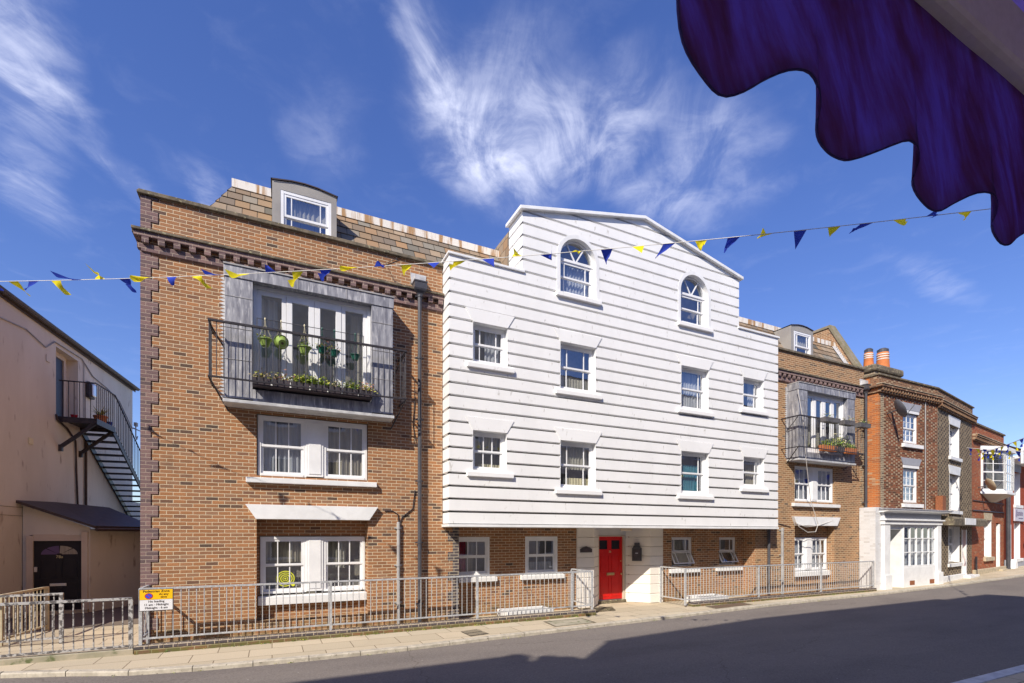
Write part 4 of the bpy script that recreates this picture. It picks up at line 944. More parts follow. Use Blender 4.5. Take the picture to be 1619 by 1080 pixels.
m = MB(F1); m.box(-.06, 4.52, -.07, .35, 8.6, 8.67); m.box(-.06, .2, .351, 3, 8.6, 8.67); m.build('coping', 'stone_coping', H1, bevel=.01)
for (a, b, c, d) in ((1.78, 2.93, 6.05, 7.3), (1.78, 2.93, 3.55, 5.0)):
    small_sash(H1, F1, a, b, c, d, .06); raked(H1, a-.02, b+.05, d+.12, d+.42, .18, -.03, .02, 'grey_lintel', fr=F1)
    m = MB(F1); m.box(a-.02, b+.04, -.02, .06, d, d+.119); m.build('lintel_soffit', 'white_paint', H1)
    sill(H1, a-.12, b+.25, c-.2, c-.05, -.1, .1, 'white_paint', F1)
m = MB(F1); m.face([(0, .9, .1), (4.5, .9, .1), (4.5, .9, 8.5), (0, .9, 8.5)]); m.build('interior', 'interior_dark', H1)
# shopfront
m = MB(F1); m.box(-.38, .02, -.1, .5, .0, 3.3); m.build('painted_brick_pier', 'brick_painted_white', H1)
m = MB(F1)
m.box(.03, .42, -.22, -.0, .6, 2.62); m.box(-.0, .46, -.27, 0, .02, .599); m.box(4.02, 4.32, -.22, 0, .6, 2.62); m.box(3.98, 4.38, -.27, 0, .02, .599)
m.box(-.02, 4.36, -.25, 0, 2.621, 2.78); m.box(-.06, 4.42, -.32, 0, 2.781, 2.84); m.box(.02, 4.34, -.2, 0, 2.841, 3.1)
m.prismx([(-.22, 3.1), (0, 3.1), (0, 3.2), (-.45, 3.2), (-.45, 3.16)], -.12, 4.7)
m.box(1.5, 4.02, -.16, 0, .03, .86); m.box(1.5, 1.56, -.155, .5, .861, 2.62); m.box(1.44, 1.5, -.12, .6, .03, 2.62)
m.box(.42, 1.44, -.1, .6, 2.42, 2.62)
m.build('shopfront', 'white_paint', H1, bevel=.006)
m = MB(F1); m.prismx([(-.47, 3.205), (.0, 3.205), (.0, 3.3), (-.47, 3.235)], -.16, 4.76); m.build('shopfront_leadwork', 'lead', H1)
m = MB(F1); m.box(.06, 4.3, -.21, -.201, 2.87, 3.07); m.build('fascia_board', 'grey_lintel', H1)
m = MB(F1); x0, x1, z0, z1 = 1.56, 4.0, .9, 2.5
m.box(x0, x1, -.15, -.06, z0-.04, z0+.03); m.box(x0, x1, -.148, -.06, z1, z1+.12)
for k in range(6): x = x0+(x1-x0)*k/5; m.box(x-.02, x+.02, -.14, -.07, z0+.03, z1)
for k in (1, 2): z = z0+(z1-z0)*(.0+k*.36); m.box(x0, x1, -.135, -.075, z-.018, z+.018)
o = m.build('shop_window', 'white_paint', H1); g = MB(F1); g.face([(x0, -.1, z0), (x1, -.1, z0), (x1, -.1, z1), (x0, -.1, z1)]); g.build('pane', 'window_glass', o)
curtain_mesh(F1, x0+.05, x1-.05, z0, z1-.5, .05, .03, .2).build('curtain', 'net_curtain', o, smooth=True)
m = MB(F1); m.box(.46, 1.43, .35, .4, .05, 2.35); 
for z in (.3, 1.15, 1.7): m.box(.55, 1.34, .33, .349, z, z+.5 if z < 1.6 else z+.35)
o = m.build('door', 'sage_paint', H1); k = MB(F1); k.box(.8, 1.1, .30, .328, 1.0, 1.06); k.build('letterbox', 'black_metal', o)
for x in (1.95, 3.5): m = MB(F1); m.box(x, x+.36, -.17, -.161, .12, .3); m.build('air_vent', 'vent_terracotta', H1)
# satellite dish on H1
def dish(root, fr, x, z, r, mat, yaw=-35, cast=1):
    m = MB(W0); n = 20; pr = [(0, .06), (r*.4, .05), (r*.75, .02), (r, -.02), (r*1.03, -.03)]
    ca, sa = math.cos(R(yaw)), math.sin(R(yaw)); c = fr((x, -.45, z))
    def T(px, pz, d):
        v = Vector((px, d, pz)); v = Vector((v.x, v.y*math.cos(R(-25))-v.z*math.sin(R(-25)), v.y*math.sin(R(-25))+v.z*math.cos(R(-25))))
        return c+Vector((v.x*ca-v.y*sa, v.x*sa+v.y*ca, v.z))
    for (r0, d0), (r1, d1) in zip(pr, pr[1:]):
        for k in range(n):
            a, b = 2*math.pi*k/n, 2*math.pi*(k+1)/n
            m.face([T(r0*math.cos(a), r0*math.sin(a)*1.05, d0), T(r1*math.cos(a), r1*math.sin(a)*1.05, d1), T(r1*math.cos(b), r1*math.sin(b)*1.05, d1), T(r0*math.cos(b), r0*math.sin(b)*1.05, d0)])
    o = m.build('satellite_dish', mat, root, smooth=True, solid=.01)
    a = MB(W0); a.tube([fr((x, 0, z-.1)), c+Vector((0, 0.05, -.02))], .025, 6); a.tube([T(0, -r, -.03), T(0, -.1, -.5), T(0, -.02, -.5)], .014, 6); a.build('dish_arm', 'iron_grey', o)
dish(H1, F1, .62, 7.22, .36, 'plastic_slate', 48)
# chimney, pots and aerial
ch = FR(21.84, .5); m = MB(ch); m.box(1.65, 3.7, 0, .9, 7.5, 9.3); st = m.build('chimney', 'brick_yellow_grey', H1)
m = MB(ch); m.box(1.55, 3.8, -.1, 1.0, 9.3, 9.62); m.build('chimney_cap', 'stone_coping', st, bevel=.09)
for x, h, r in ((2.05, .70, .20), (3.15, .88, .27)):
    m = MB(ch); m.lathe([(r*1.05, 9.58), (r, 9.7), (r*.86, 9.58+h*.75), (r*.86, 9.58+h), (r*.7, 9.58+h)], x, .45, 18)
    p = m.build('chimney_pot', 'terracotta', st, smooth=True)
    m = MB(ch)
    for q in (.62, .74, .86): z = 9.58+h*q; rr = r*.875; m.lathe([(rr, z), (rr+.012, z+.01), (rr+.012, z+.04), (rr, z+.05)], x, .45, 18)
    m.build('pot_band', 'clay_pot_white', p, smooth=True)
    m = MB(ch); m.lathe([(r*.8, 9.58+h), (r*.84, 9.72+h), (r*.5, 9.78+h), (0, 9.79+h)], x, .45, 18); m.build('pot_cowl', 'iron_grey', p)
m = MB(FR(27.3, 3)); m.tube([(0, 0, 7.5), (0, 0, 10.6)], .02, 6); m.tube([(-1.3, 0, 10.35), (.35, 0, 10.5)], .015, 5)
for k in range(9): x = -1.2+k*.17; m.tube([(x, -.2, 10.36+k*.016), (x, .2, 10.36+k*.016)], .008, 4)
m.tube([(.1, -.3, 10.2), (.25, -.3, 10.75)], .012, 4); m.tube([(.1, .3, 10.2), (.25, .3, 10.75)], .012, 4); m.tube([(.17, -.3, 10.48), (.17, .3, 10.48)], .012, 4)
m.build('tv_aerial', 'iron_grey', H1)
m = MB(F1); m.face([(-.0, .3, 8.4), (4.5, .3, 8.4), (4.5, 4, 9.0), (0, 4, 9.0)]); m.build('roof', 'opposite_roof', H1)
m = MB(F1); m.face([(0.004, .6, 0), (0.004, 4, 0), (0.004, 4, 9), (0.004, .6, 9)]); m.build('party_wall', 'brick_dark_brown', H1)
mm = MB(F1); mm.tube([(3.42, -.04, 8.0), (3.42, -.04, 3.3)], .02, 5); mm.build('cable', 'pipe_grey', H1)

F2 = FR(26.34, -.52, .985, .171); H2 = thing('terraced_house', 'grey diapered brick house with white lintels and a red door, beside the shopfront house', 'house', (29.5, 3, 0))
m = MB(F2); wall(m, 0, 5.66, 0.05, 8.1, [(1.72, 3.3, 5.85, 7.3, .3), (1.72, 3.35, 3.35, 5.02, .3)]+[(1.6, 3.38, .9, 2.6, .3), (3.75, 4.5, .25, 2.45, .35)]); m.build('wall', 'brick_diaper_grey', H2)
m = MB(F2); m.box(0, 5.66, -.01, .25, 8.1, 8.6); m.face([(5.66, 0, 0), (5.66, 6, 0), (5.66, 6, 8.6), (5.66, 0, 8.6)]); m.build('parapet', 'brick_dark_brown', H2)
hcornice(H2, F2, 0, 5.7, 8.02, False)
m = MB(F2); m.box(0.02, 5.75, -.07, .35, 8.6, 8.66); m.build('coping', 'stone_coping', H2, bevel=.01)
for a, b, c, d in ((1.72, 3.3, 5.85, 7.3), (1.72, 3.35, 3.35, 5.02), (1.6, 3.38, .9, 2.6)):
    sashwin(H2, F2, a+.05, b-.05, c, d, .2, bars=(.5,), hbars=(.5,), fw=.07, mat='white_paint', cur=[(0, 1, 0, 1, 'net_curtain')])
    m = MB(F2); m.box(a-.001, a+.05, -.005, .3, c, d); m.build('window_reveal', 'white_paint', H2); m = MB(F2); m.box(b-.05, b+.001, -.005, .3, c, d); m.build('window_reveal', 'white_paint', H2)
    sill(H2, a-.12, b+.16, c-.18, c-.03, -.1, .25, 'white_paint', F2)
    if c > 1: raked(H2, a, b, d, d+.4, .15, -.03, .02, 'white_paint', fr=F2)
m = MB(F2); m.prismx([(-.55, 2.62), (0, 2.62), (0, 3.05), (-.45, 3.0), (-.55, 2.9)], .05, 5.75); m.build('string_course', 'stone_coping', H2)
m = MB(F2); m.box(1.7, 3.5, -.57, -.551, 2.66, 2.96); m.build('ledge_panel', 'white_paint', H2)
m = MB(F2); m.box(3.8, 4.45, .25, .3, .25, 2.45); o = m.build('door', 'red_paint', H2); m = MB(F2); m.box(4.42, 4.56, -.02, .3, .2, 2.45); m.box(3.7, 3.8, -.02, .3, .2, 2.45); m.build('door_frame', 'white_paint', H2)
m = MB(F2); m.box(.05, 3.6, -.12, 0, .03, .34); m.box(3.6, 5.3, -.35, .2, .03, .24); m.build('plinth', 'white_paint', H2, bevel=.02)
m = MB(F2); m.face([(0, .8, .1), (5.6, .8, .1), (5.6, .8, 8.5), (0, .8, 8.5)]); m.build('interior', 'interior_dark', H2)
m = MB(F2); m.face([(0, .3, 8.4), (5.6, .3, 8.4), (5.6, 4, 8.9), (0, 4, 8.9)]); m.build('roof', 'opposite_roof', H2)
m = MB(F2); m.tube([(-.03, -.06, 3.2), (-.03, -.06, 3.9)], .05, 6); m.box(-.3, .15, -.25, 0, 3.25, 3.9); m.build('wall_box', 'vent_terracotta', H2)

F3 = FR(31.9, .44, .989, .148); H3 = thing('terraced_house', 'warm red brick house with a white oriel bay window on its upper floor', 'house', (34.8, 4, 0))
m = MB(F3); wall(m, -.1, 5.95, .05, 7.85, [(2.05, 3.4, 1.0, 2.98, .3), (4.35, 5.1, .3, 2.85, .35)]); m.build('wall', 'brick_warm_red', H3)
hcornice(H3, F3, 0, 5.95, 7.2, False); m = MB(F3); m.box(-.1, 6.0, -.07, .3, 7.85, 7.93); m.build('coping', 'stone_coping', H3)
def poly3(m, P, z0, z1): m.slab(P, z0, z1)
OR = [(1.5, -.02), (2.9, -.62), (4.6, -.62), (5.2, -.02)]
m = MB(F3)
ctr = Vector((3.4, .3, 0))
m.slab([(1.35, 0), (2.8, -.74), (4.7, -.74), (5.35, 0)], 4.35, 4.47); m.slab([(1.35, 0), (2.8, -.74), (4.7, -.74), (5.35, 0)], 6.62, 6.85)
m.slab(OR, 4.471, 4.62); m.slab(OR, 6.45, 6.619)
for P, Q, n in ((OR[0], OR[1], 2), (OR[1], OR[2], 4), (OR[2], OR[3], 2)):
    for k in range(n+1):
        t = k/n; x, y = P[0]+(Q[0]-P[0])*t, P[1]+(Q[1]-P[1])*t; w = .11 if k in (0, n) else .03; m.box(x-w/2, x+w/2, y-w/2, y+w/2, 4.62, 6.45)
    for z in (5.05, 5.5, 5.95): m.bar((P[0], P[1], z), (Q[0], Q[1], z), .03, .03 if z != 5.5 else .07)
o = m.build('oriel_window', 'white_paint', H3)
g = MB(F3)
for P, Q in zip(OR, OR[1:]): g.face([(P[0], P[1], 4.62), (Q[0], Q[1], 4.62), (Q[0], Q[1], 6.45), (P[0], P[1], 6.45)])
g.build('pane', 'window_glass', o)
c = MB(F3); c.face([(1.9, -.1, 4.62), (5.1, -.1, 4.62), (5.1, -.1, 6.45), (1.9, -.1, 6.45)]); c.build('blind', 'blind_beige', o)
m = MB(F3)
for a, b, r0, r1 in ((4.15, 4.35, .55, .95), (3.95, 4.15, .2, .55)):
    m.face([(3.4-1.9*r1, 0, b), (3.4-.6*r1, -.7*r1, b), (3.4+1.2*r1, -.7*r1, b), (3.4+2*r1, 0, b)]); 
    A = [(3.4-1.9*r0, 0, a), (3.4-.6*r0, -.7*r0, a), (3.4+1.2*r0, -.7*r0, a), (3.4+2*r0, 0, a)]; B = [(3.4-1.9*r1, 0, b), (3.4-.6*r1, -.7*r1, b), (3.4+1.2*r1, -.7*r1, b), (3.4+2*r1, 0, b)]
    for i in range(3): m.face([A[i], A[i+1], B[i+1], B[i]])
m.build('oriel_corbel', 'cream_paint', o)
for a, b, c, d in ((2.05, 3.4, 1.0, 2.98),): sashwin(H3, F3, a, b, c, d, .2, bars=(.5,), hbars=(.5,), fw=.08, mat='white_paint', cur=[(0, 1, 0, 1, 'net_curtain')]); sill(H3, a-.15, b+.25, c-.2, c, -.1, .2, 'stone_pale', F3); raked(H3, a, b, d, d+.38, .1, -.03, .05, 'stone_pale', fr=F3)
m = MB(F3); m.box(3.35, 3.399, -.004, .25, 1.0, 2.98); m.build('window_reveal', 'white_paint', H3)
m = MB(F3); m.box(4.4, 5.05, .28, .33, .3, 2.85); m.build('door', 'white_paint', H3); m = MB(F3); m.box(5.0, 5.12, -.01, .3, .3, 2.8); m.build('door_frame', 'white_paint', H3)
m = MB(F3); m.box(-.05, 5.9, -.12, 0, .05, .42); m.box(4.2, 5.3, -.3, -.121, .05, .3); m.build('plinth', 'stone_pale', H3, bevel=.02)
m = MB(F3); m.face([(-.1, .8, .1), (5.8, .8, .1), (5.8, .8, 7.5), (-.1, .8, 7.5)]); m.build('interior', 'interior_dark', H3)
m = MB(F3); m.face([(0, .2, 7.6), (6, .2, 7.6), (6, 4, 7.9), (0, 4, 7.9)]); m.build('roof', 'opposite_roof', H3)
dish(H3, F3, 1.0, 4.75, .32, 'stone_pale', 50)
m = MB(F3); m.tube([(-.05, -.03, 3.45), (5.9, -.03, 3.45)], .03, 5); m.tube([(-.05, -.03, 3.95), (5.9, -.03, 3.95)], .02, 5); m.tube([(.2, -.1, .1), (.2, -.1, 1.1)], .05, 6); m.build('wall_pipe', 'black_metal', H3)
m = MB(F3); m.box(6.3, 7.4, 2.5, 3.5, 6.5, 8.55); st = m.build('chimney', 'brick_yellow_grey', H3)
m = MB(F3); m.lathe([(.18, 8.55), (.15, 8.9)], 6.7, 3, 10); m.build('chimney_pot', 'terracotta', st)

H4 = thing('terraced_house', 'red painted cottage with deep white eaves and a small hanging sign, furthest along the street', 'house', (41, 5, 0))
m = MB(F3); wall(m, 6.1, 16, .05, 6.5, [(8.25, 9.7, 4.0, 6.0, .3), (8.25, 9.7, .75, 2.95, .3), (6.75, 7.45, .35, 2.8, .3)]); m.build('wall', 'brick_painted_red', H4)
m = MB(F3); m.prismx([(-.75, 6.55), (0, 6.45), (0, 6.62), (-.75, 6.72)], 6.0, 16); m.prism([(5.9, 6.2), (6.3, 6.2), (6.3, 7.3), (5.9, 6.9)], -.8, -.7); m.prismx([(-.8, 6.6), (-.74, 6.6), (-.74, 6.95), (-.8, 6.95)], 6.3, 16); m.build('eaves', 'white_paint', H4)
m = MB(F3); m.face([(6.0, -.85, 6.96), (16, -.85, 6.96), (16, 3, 9.0), (6.0, 3, 9.0)]); m.build('roof', 'roof_tile_orange', H4)
m = MB(F3); m.tube([(6.2, -.9, 6.7), (16, -.9, 6.75)], .08, 8); m.tube([(6.15, -.15, .1), (6.15, -.15, 6.3)], .1, 10); m.build('downpipe', 'pipe_dark', H4)
for a, b, c, d in ((8.25, 9.7, 4.0, 6.0), (8.25, 9.7, .75, 2.95)):
    sashwin(H4, F3, a+.03, b-.03, c, d, .2, bars=(.5,), hbars=(.5,), fw=.08, mat='white_paint', cur=[(0, 1, 0, 1, 'flower_cream')]); sill(H4, a-.15, b+.35, c-.18, c, -.1, .2, 'white_paint', F3)
    m = MB(F3); m.box(b-.03, b+.001, -.005, .25, c, d); m.build('window_reveal', 'white_paint', H4); m = MB(F3); m.box(a-.001, a+.03, -.005, .25, c, d); m.build('window_reveal', 'white_paint', H4)
raked(H4, 8.25, 9.7, 6.0, 6.45, .1, -.04, .05, 'grey_lintel', fr=F3)
m = MB(F3); m.box(6.78, 7.42, .2, .25, .35, 2.8); m.build('door', 'sage_paint', H4); m = MB(F3); m.box(7.3, 7.5, -.02, .2, .35, 2.8); m.build('door_frame', 'white_paint', H4)
m = MB(F3); m.box(6.1, 16, -.06, 0, .05, .75); m.build('plinth', 'grey_lintel', H4); m = MB(F3); m.prism([(6.8, .1), (7.6, .1), (7.4, .75), (7.2, .75)], -.3, -.07); m.build('boot_scraper', 'white_paint', H4)
m = MB(F3); m.face([(6.1, .8, .1), (16, .8, .1), (16, .8, 6.5), (6.1, .8, 6.5)]); m.build('interior', 'interior_dark', H4)
sg = thing('shop_sign', 'pale lilac shop board with dark script lettering between the white cottage windows', 'sign', tuple(F3((9.1, -.1, 3.05))))
m = MB(F3); m.box(7.95, 10.3, -.1, -.03, 3.02, 3.78); m.build('board', 'sign_lilac', sg, bevel=.01)
an = math.atan2(.148, .989)
font_mesh('Jasmine', .50, 'lettering', 'ink_purple', sg, F3((9.1, -.105, 3.50)), rot=(R(90), 0, an))
m = MB(F3); m.box(8.8, 9.9, -.106, -.1, 3.17, 3.22); m.prism([(8.1, 3.3), (8.25, 3.28), (8.3, 3.62), (8.45, 3.72), (8.35, 3.72), (8.2, 3.6)], -.106, -.101); m.build('swash', 'ink_purple', sg)
sg2 = thing('hanging_sign', 'oval green sign on a bracket in front of the last white window', 'sign', tuple(F3((10.3, -.9, 2.4))))
m = MB(F3)
n = 20; P = [(10.25+.75*math.cos(2*math.pi*k/n), 2.42+.26*math.sin(2*math.pi*k/n)) for k in range(n)]; m.prism(P, -.62, -.56); m.build('board', 'leaf_green', sg2)
m = MB(F3); m.prism([(10.25+.5*math.cos(2*math.pi*k/n), 2.42+.14*math.sin(2*math.pi*k/n)) for k in range(n)], -.63, -.621); m.build('painted_panel', 'terracotta', sg2); m = MB(F3); m.tube([(10.25, 0, 2.85), (10.25, -.6, 2.85), (10.25, -.59, 2.66)], .02, 5); m.build('bracket', 'black_metal', sg2)

# ------------------------------------------------------------------ cream building on the left, porch and fire escape
FC = FR(-5.94, 8.2, .107, .994)
B0 = thing('cream_building', 'cream rendered side wall building with an upstairs door, left of the alley', 'building', (-8, 8, 0))
m = MB(FC); wall(m, -7.0, 5.75, 0, 8.4, [(-.38, 1.02, 5.88, 8.0, .35)]); 
m.face([(-7.0, 0, 0), (-7.0, 0, 8.4), (-7.0, 8, 8.4), (-7.0, 8, 0)]); m.face([(5.75, 8, 0), (5.75, 8, 8.4), (5.75, 0, 8.4), (5.75, 0, 0)]); wall(m, 5.75, 11.5, 0, 3.6, [])
m.build('wall', 'cream_render', B0)
m = MB(FC); m.prismx([(-.16, 8.36), (8, 9.6), (8, 9.7), (-.16, 8.46)], -7.1, 5.95); m.build('roof', 'opposite_roof', B0)
m = MB(FC)
for k in range(8):
    a = math.pi+math.pi*k/8; b = math.pi+math.pi*(k+1)/8
    m.face([(-7.1, -.13+.07*math.cos(a), 8.46+.09*math.sin(a)), (5.98, -.13+.07*math.cos(a), 8.46+.09*math.sin(a)), (5.98, -.13+.07*math.cos(b), 8.46+.09*math.sin(b)), (-7.1, -.13+.07*math.cos(b), 8.46+.09*math.sin(b))])
m.box(-7.1, 5.95, -.05, -.02, 8.3, 8.5); m.build('gutter', 'gutter_brown', B0)
m = MB(FC); m.box(-.36, -.28, .22, .3, 5.9, 8.0); m.box(.64, .74, .22, .3, 5.9, 8.0); m.box(-.28, .64, .222, .3, 7.85, 8.0); m.build('door_frame', 'cream_paint', B0)
m = MB(FC); m.box(-.28, .64, .26, .32, 5.9, 7.85); m.build('door', 'navy_paint', B0)
m = MB(FC); m.face([(.74, .3, 5.88), (1.02, .3, 5.88), (1.02, .3, 8.0), (.74, .3, 8.0)]); m.build('door_side_panel', 'cream_render', B0)
def lamp(): 
    m = MB(FC); m.box(1.55, 1.95, -.12, 0, 6.95, 7.5); o = m.build('wall_lamp', 'black_metal', B0, bevel=.03); m = MB(FC); m.box(1.62, 1.93, -.2, -.121, 7.0, 7.44); m.build('lamp_shade', 'chrome', o, bevel=.06)
lamp()
m = MB(FC); m.box(-.95, -.75, -.03, 0, 7.36, 7.58); m.build('alarm_box', 'clay_pot_white', B0, bevel=.02); m = MB(FC); m.box(-1.85, -1.65, -.03, 0, 4.76, 4.93); m.build('air_vent', 'flower_cream', B0)
cable(B0, [FC((-4.2, -.03, 8.0)), FC((-3.2, -.03, 7.75)), FC((-2, -.03, 7.9)), FC((-1, -.03, 7.75)), FC((-.5, -.03, 8.1)), FC((1.2, -.03, 8.15)), FC((2, -.03, 7.8)), FC((3.2, -.03, 7.7)), FC((4.3, -.03, 7.5)), FC((5.6, -.03, 6.7)), FC((6.3, -.4, 6.6))], .018, 'pipe_grey')
cable(B0, [FC((1.35, -.03, 8.1)), FC((1.35, -.03, 6.2))], .015, 'pipe_grey')
cable(B0, [FC((-.45, -.04, 5.9)), FC((-.4, -.04, 5.75)), FC((.2, -.04, 5.6)), FC((.75, -.04, 5.3)), FC((.8, -.04, 4.4)), FC((.9, -.04, 3.2))], .03, 'gutter_brown')
cable(B0, [FC((1.45, -.05, 5.4)), FC((1.45, -.05, 3.2))], .04, 'gutter_brown')
m = MB(FC); m.tube([(5.8, -.0, 6.75), (6.6, -.35, 6.6)], .02, 5)
for q in (.15, .75): m.tube([(5.8+q, -.35*q, 6.95), (5.8+q, -.35*q, 6.4), (5.9+q, -.35*q, 6.3), (6.0+q, -.35*q, 6.45)], .025, 6); m.box(5.72+q, 5.9+q, -.35*q-.05, -.35*q+.05, 6.85, 7.0)
m.build('cable_bracket', 'pipe_grey', B0)
m = MB(FC)
for z in (2.72, 2.95): m.box(-6.9, -1.2, -.006, 0, z, z+.01)
m.build('render_line', 'stone_coping', B0)
# porch
PF = FR(-5.95, 6.15); pc = thing('porch', 'small cream lean-to porch with a black fanlight door and slate roof', 'porch', (-5, 6.8, 0))
m = MB()
FL, FRt, BK = (-6.15, 6.02), (-4.62, 5.95), (-3.62, 7.6)
wz = lambda x: 2.45
m.face([(-6.15, 6.08, 2.2), (-4.68, 6.0, 2.2), (-4.68, 6.0, 2.42), (-6.15, 6.08, 3.02)]); 
m.face([(-4.68, 6.0, 0), (-3.66, 7.72, 0), (-3.66, 7.72, 2.36), (-4.68, 6.0, 2.36)]); m.face([(-6.15, 6.08, 0), (-6.0, 6.08, 0), (-6.0, 6.08, 2.2), (-6.15, 6.08, 2.2)])
m.face([(-4.82, 6.01, 0), (-4.68, 6.0, 0), (-4.68, 6.0, 2.2), (-4.82, 6.01, 2.2)]); m.face([(-3.66, 7.72, 0), (-5.6, 9, 0), (-5.6, 9, 2.4), (-3.66, 7.72, 2.4)])
m.build('porch_wall', 'cream_render', pc)
m = MB(); A = [(-6.2, 5.8, 3.14), (-4.5, 5.72, 2.46), (-3.42, 7.6, 2.46), (-5.0, 9.2, 3.14), (-5.9, 7.5, 3.2)]
m.face([(x, y, z) for x, y, z in A]); m.face([(x, y, z-.07) for x, y, z in A[::-1]])
for i in range(5): a, b = A[i], A[(i+1) % 5]; m.face([(a[0], a[1], a[2]-.07), (b[0], b[1], b[2]-.07), b, a])
m.build('porch_roof', 'gutter_brown', pc)
m = MB(); m.tube([(-4.46, 5.7, 2.36), (-3.4, 7.6, 2.36)], .05, 8); m.tube([(-3.42, 7.55, 2.36), (-3.55, 7.62, 2.2), (-3.57, 7.66, 0)], .045, 8); m.build('gutter', 'gutter_brown', pc)
m = MB(); m.box(-6.06, -5.92, 6.0, 6.12, 0, 2.18); m.box(-4.86, -4.72, 5.94, 6.1, 0, 2.3); m.box(-5.92, -4.86, 6.001, 6.12, 2.04, 2.1); m.box(-5.92, -4.86, 6.03, 6.12, 2.101, 2.22); m.build('door_frame', 'cream_paint', pc)
m = MB(); wall(m, -5.92, -4.86, .06, 2.04, [], y=6.07)
for a, b in ((-5.8, -5.45), (-5.33, -4.98)):
    for c, e in ((.2, .85), (.98, 1.5)):
        m.box(a, b, 6.058, 6.07, e-.015, e); m.box(a, b, 6.058, 6.07, c, c+.015); m.box(a, a+.015, 6.059, 6.07, c+.016, e-.016); m.box(b-.015, b, 6.059, 6.07, c+.016, e-.016)
pd = m.build('door', 'black_paint', pc)
for k, q in enumerate(((0, 42), (46, 88), (92, 134), (138, 180))):
    m = MB(); n = 6
    for j in range(n):
        a, b = R(q[0]+(q[1]-q[0])*j/n), R(q[0]+(q[1]-q[0])*(j+1)/n)
        m.face([(-5.37+.06*math.cos(a), 6.062, 1.66+.03*math.sin(a)), (-5.37+.40*math.cos(a), 6.062, 1.66+.24*math.sin(a)), (-5.37+.40*math.cos(b), 6.062, 1.66+.24*math.sin(b)), (-5.37+.06*math.cos(b), 6.062, 1.66+.03*math.sin(b))])
    m.build('fanlight_pane', 'curtain_cream' if k < 2 else 'ink_purple', pd)
m = MB(); m.box(-5.58, -5.22, 6.045, 6.07, .77, .85); m.build('letterbox', 'chrome', pd, bevel=.006); m = MB(); m.box(-5.91, -5.84, 6.02, 6.07, 1.18, 1.32); m.build('door_handle', 'chrome', pd, bevel=.01)
font_mesh('78a', .11, 'door_number', 'number_gold', pd, (-5.37, 6.055, 1.59))
m = MB(); m.box(-6.0, -4.7, 5.85, 6.06, 0, .09); m.build('doorstep', 'stone_pale', pc)
# fire escape
fe = thing('fire_escape', 'black steel fire escape stair climbing the cream wall to the upper door', 'staircase', tuple(FC((3, -.5, 0))))
PZ = 5.86
m = MB(FC); m.box(-.23, 1.14, -.95, -.02, PZ-.06, PZ); m.build('platform', 'black_metal', fe)
m = MB(FC); m.box(-.25, 1.16, -.985, -.951, PZ-.15, PZ+.03); m.box(-.27, -.231, -.95, -.0, PZ-.15, PZ+.02); m.box(1.141, 1.18, -.95, 0, PZ-.15, PZ-.01); m.build('platform_edge', 'black_metal', fe)
for s in (-.2, 1.1): m = MB(FC); m.bar((s, 0, PZ-.95), (s, -.9, PZ-.15), .09, .09); m.bar((s, -.03, PZ-1.05), (s, -.03, PZ-.85), .1, .12); m.build('bracket', 'black_metal', fe)
s0, sl_, z00 = 1.15, .66, PZ
for d_ in (-.93, -.04):
    m = MB(FC); m.bar((s0, d_, z00-.12), (s0+8.4, d_, z00-.12-8.4*sl_), .04, .2); m.build('stringer', 'black_metal', fe)
k = 0
while PZ-.19*(k+1) > .2:
    z = PZ-.19*(k+1); s = s0+.19*(k+1)/sl_; m = MB(FC); m.box(s-.14, s+.14, -.91, -.06, z-.05, z); m.build('tread', 'black_metal', fe); k += 1
m = MB(FC); H_ = 1.14
m.tube([(-.25, -.02, PZ+H_), (-.25, -.96, PZ+H_), (.35, -.96, PZ+H_+.0), (1.2, -.96, PZ+H_-.0), (1.2+8, -.96, PZ+H_-8*sl_)], .022, 6); m.build('handrail', 'black_metal', fe)
me = None
def fbal(s, d_, zb, h):
    m = MB(FC); m.tube([(s, d_, zb), (s, d_, zb+h)], .011, 5); m.build('baluster', 'black_metal', fe)
for k in range(1, 7): fbal(-.25, -.96+.14*k, PZ, H_)
for k in range(0, 10): fbal(-.2+.145*k, -.96, PZ, H_)
for k in range(1, 34): s = 1.2+.145*k; fbal(s, -.96, PZ-.05-(s-1.2)*sl_, H_)
# pots on the platform
def pot(name, label, c, r, h, mat, group=None):
    t = thing(name, label, 'plant pot', c, group); m = MB(); m.lathe([(0, c[2]), (r*.7, c[2]), (r*.95, c[2]+h*.85), (r*1.05, c[2]+h*.86), (r*1.05, c[2]+h), (r*.9, c[2]+h), (r*.85, c[2]+h*.85), (0, c[2]+h*.85)], c[0], c[1], 16); m.build('pot', mat, t, smooth=False); return t
c = FC((.72, -.72, PZ)); t = pot('potted_plant', 'spiky agave in a terracotta pot on the fire escape platform', c, .19, .3, 'terracotta')
m = MB(); blades(m, (c[0], c[1], c[2]+.27), 34, .42, .028, 0, 1.3, .15); m.build('leaves', 'leaf_yellow', t)
c = FC((1.0, -.86, PZ)); pot('plant_pot', 'small bright blue glazed pot beside the agave on the fire escape', c, .1, .17, 'sign_blue')
c = FC((.0, -.3, PZ)); pot('plant_pot', 'small reddish pot just outside the upstairs door', c, .09, .14, 'curtain_red')
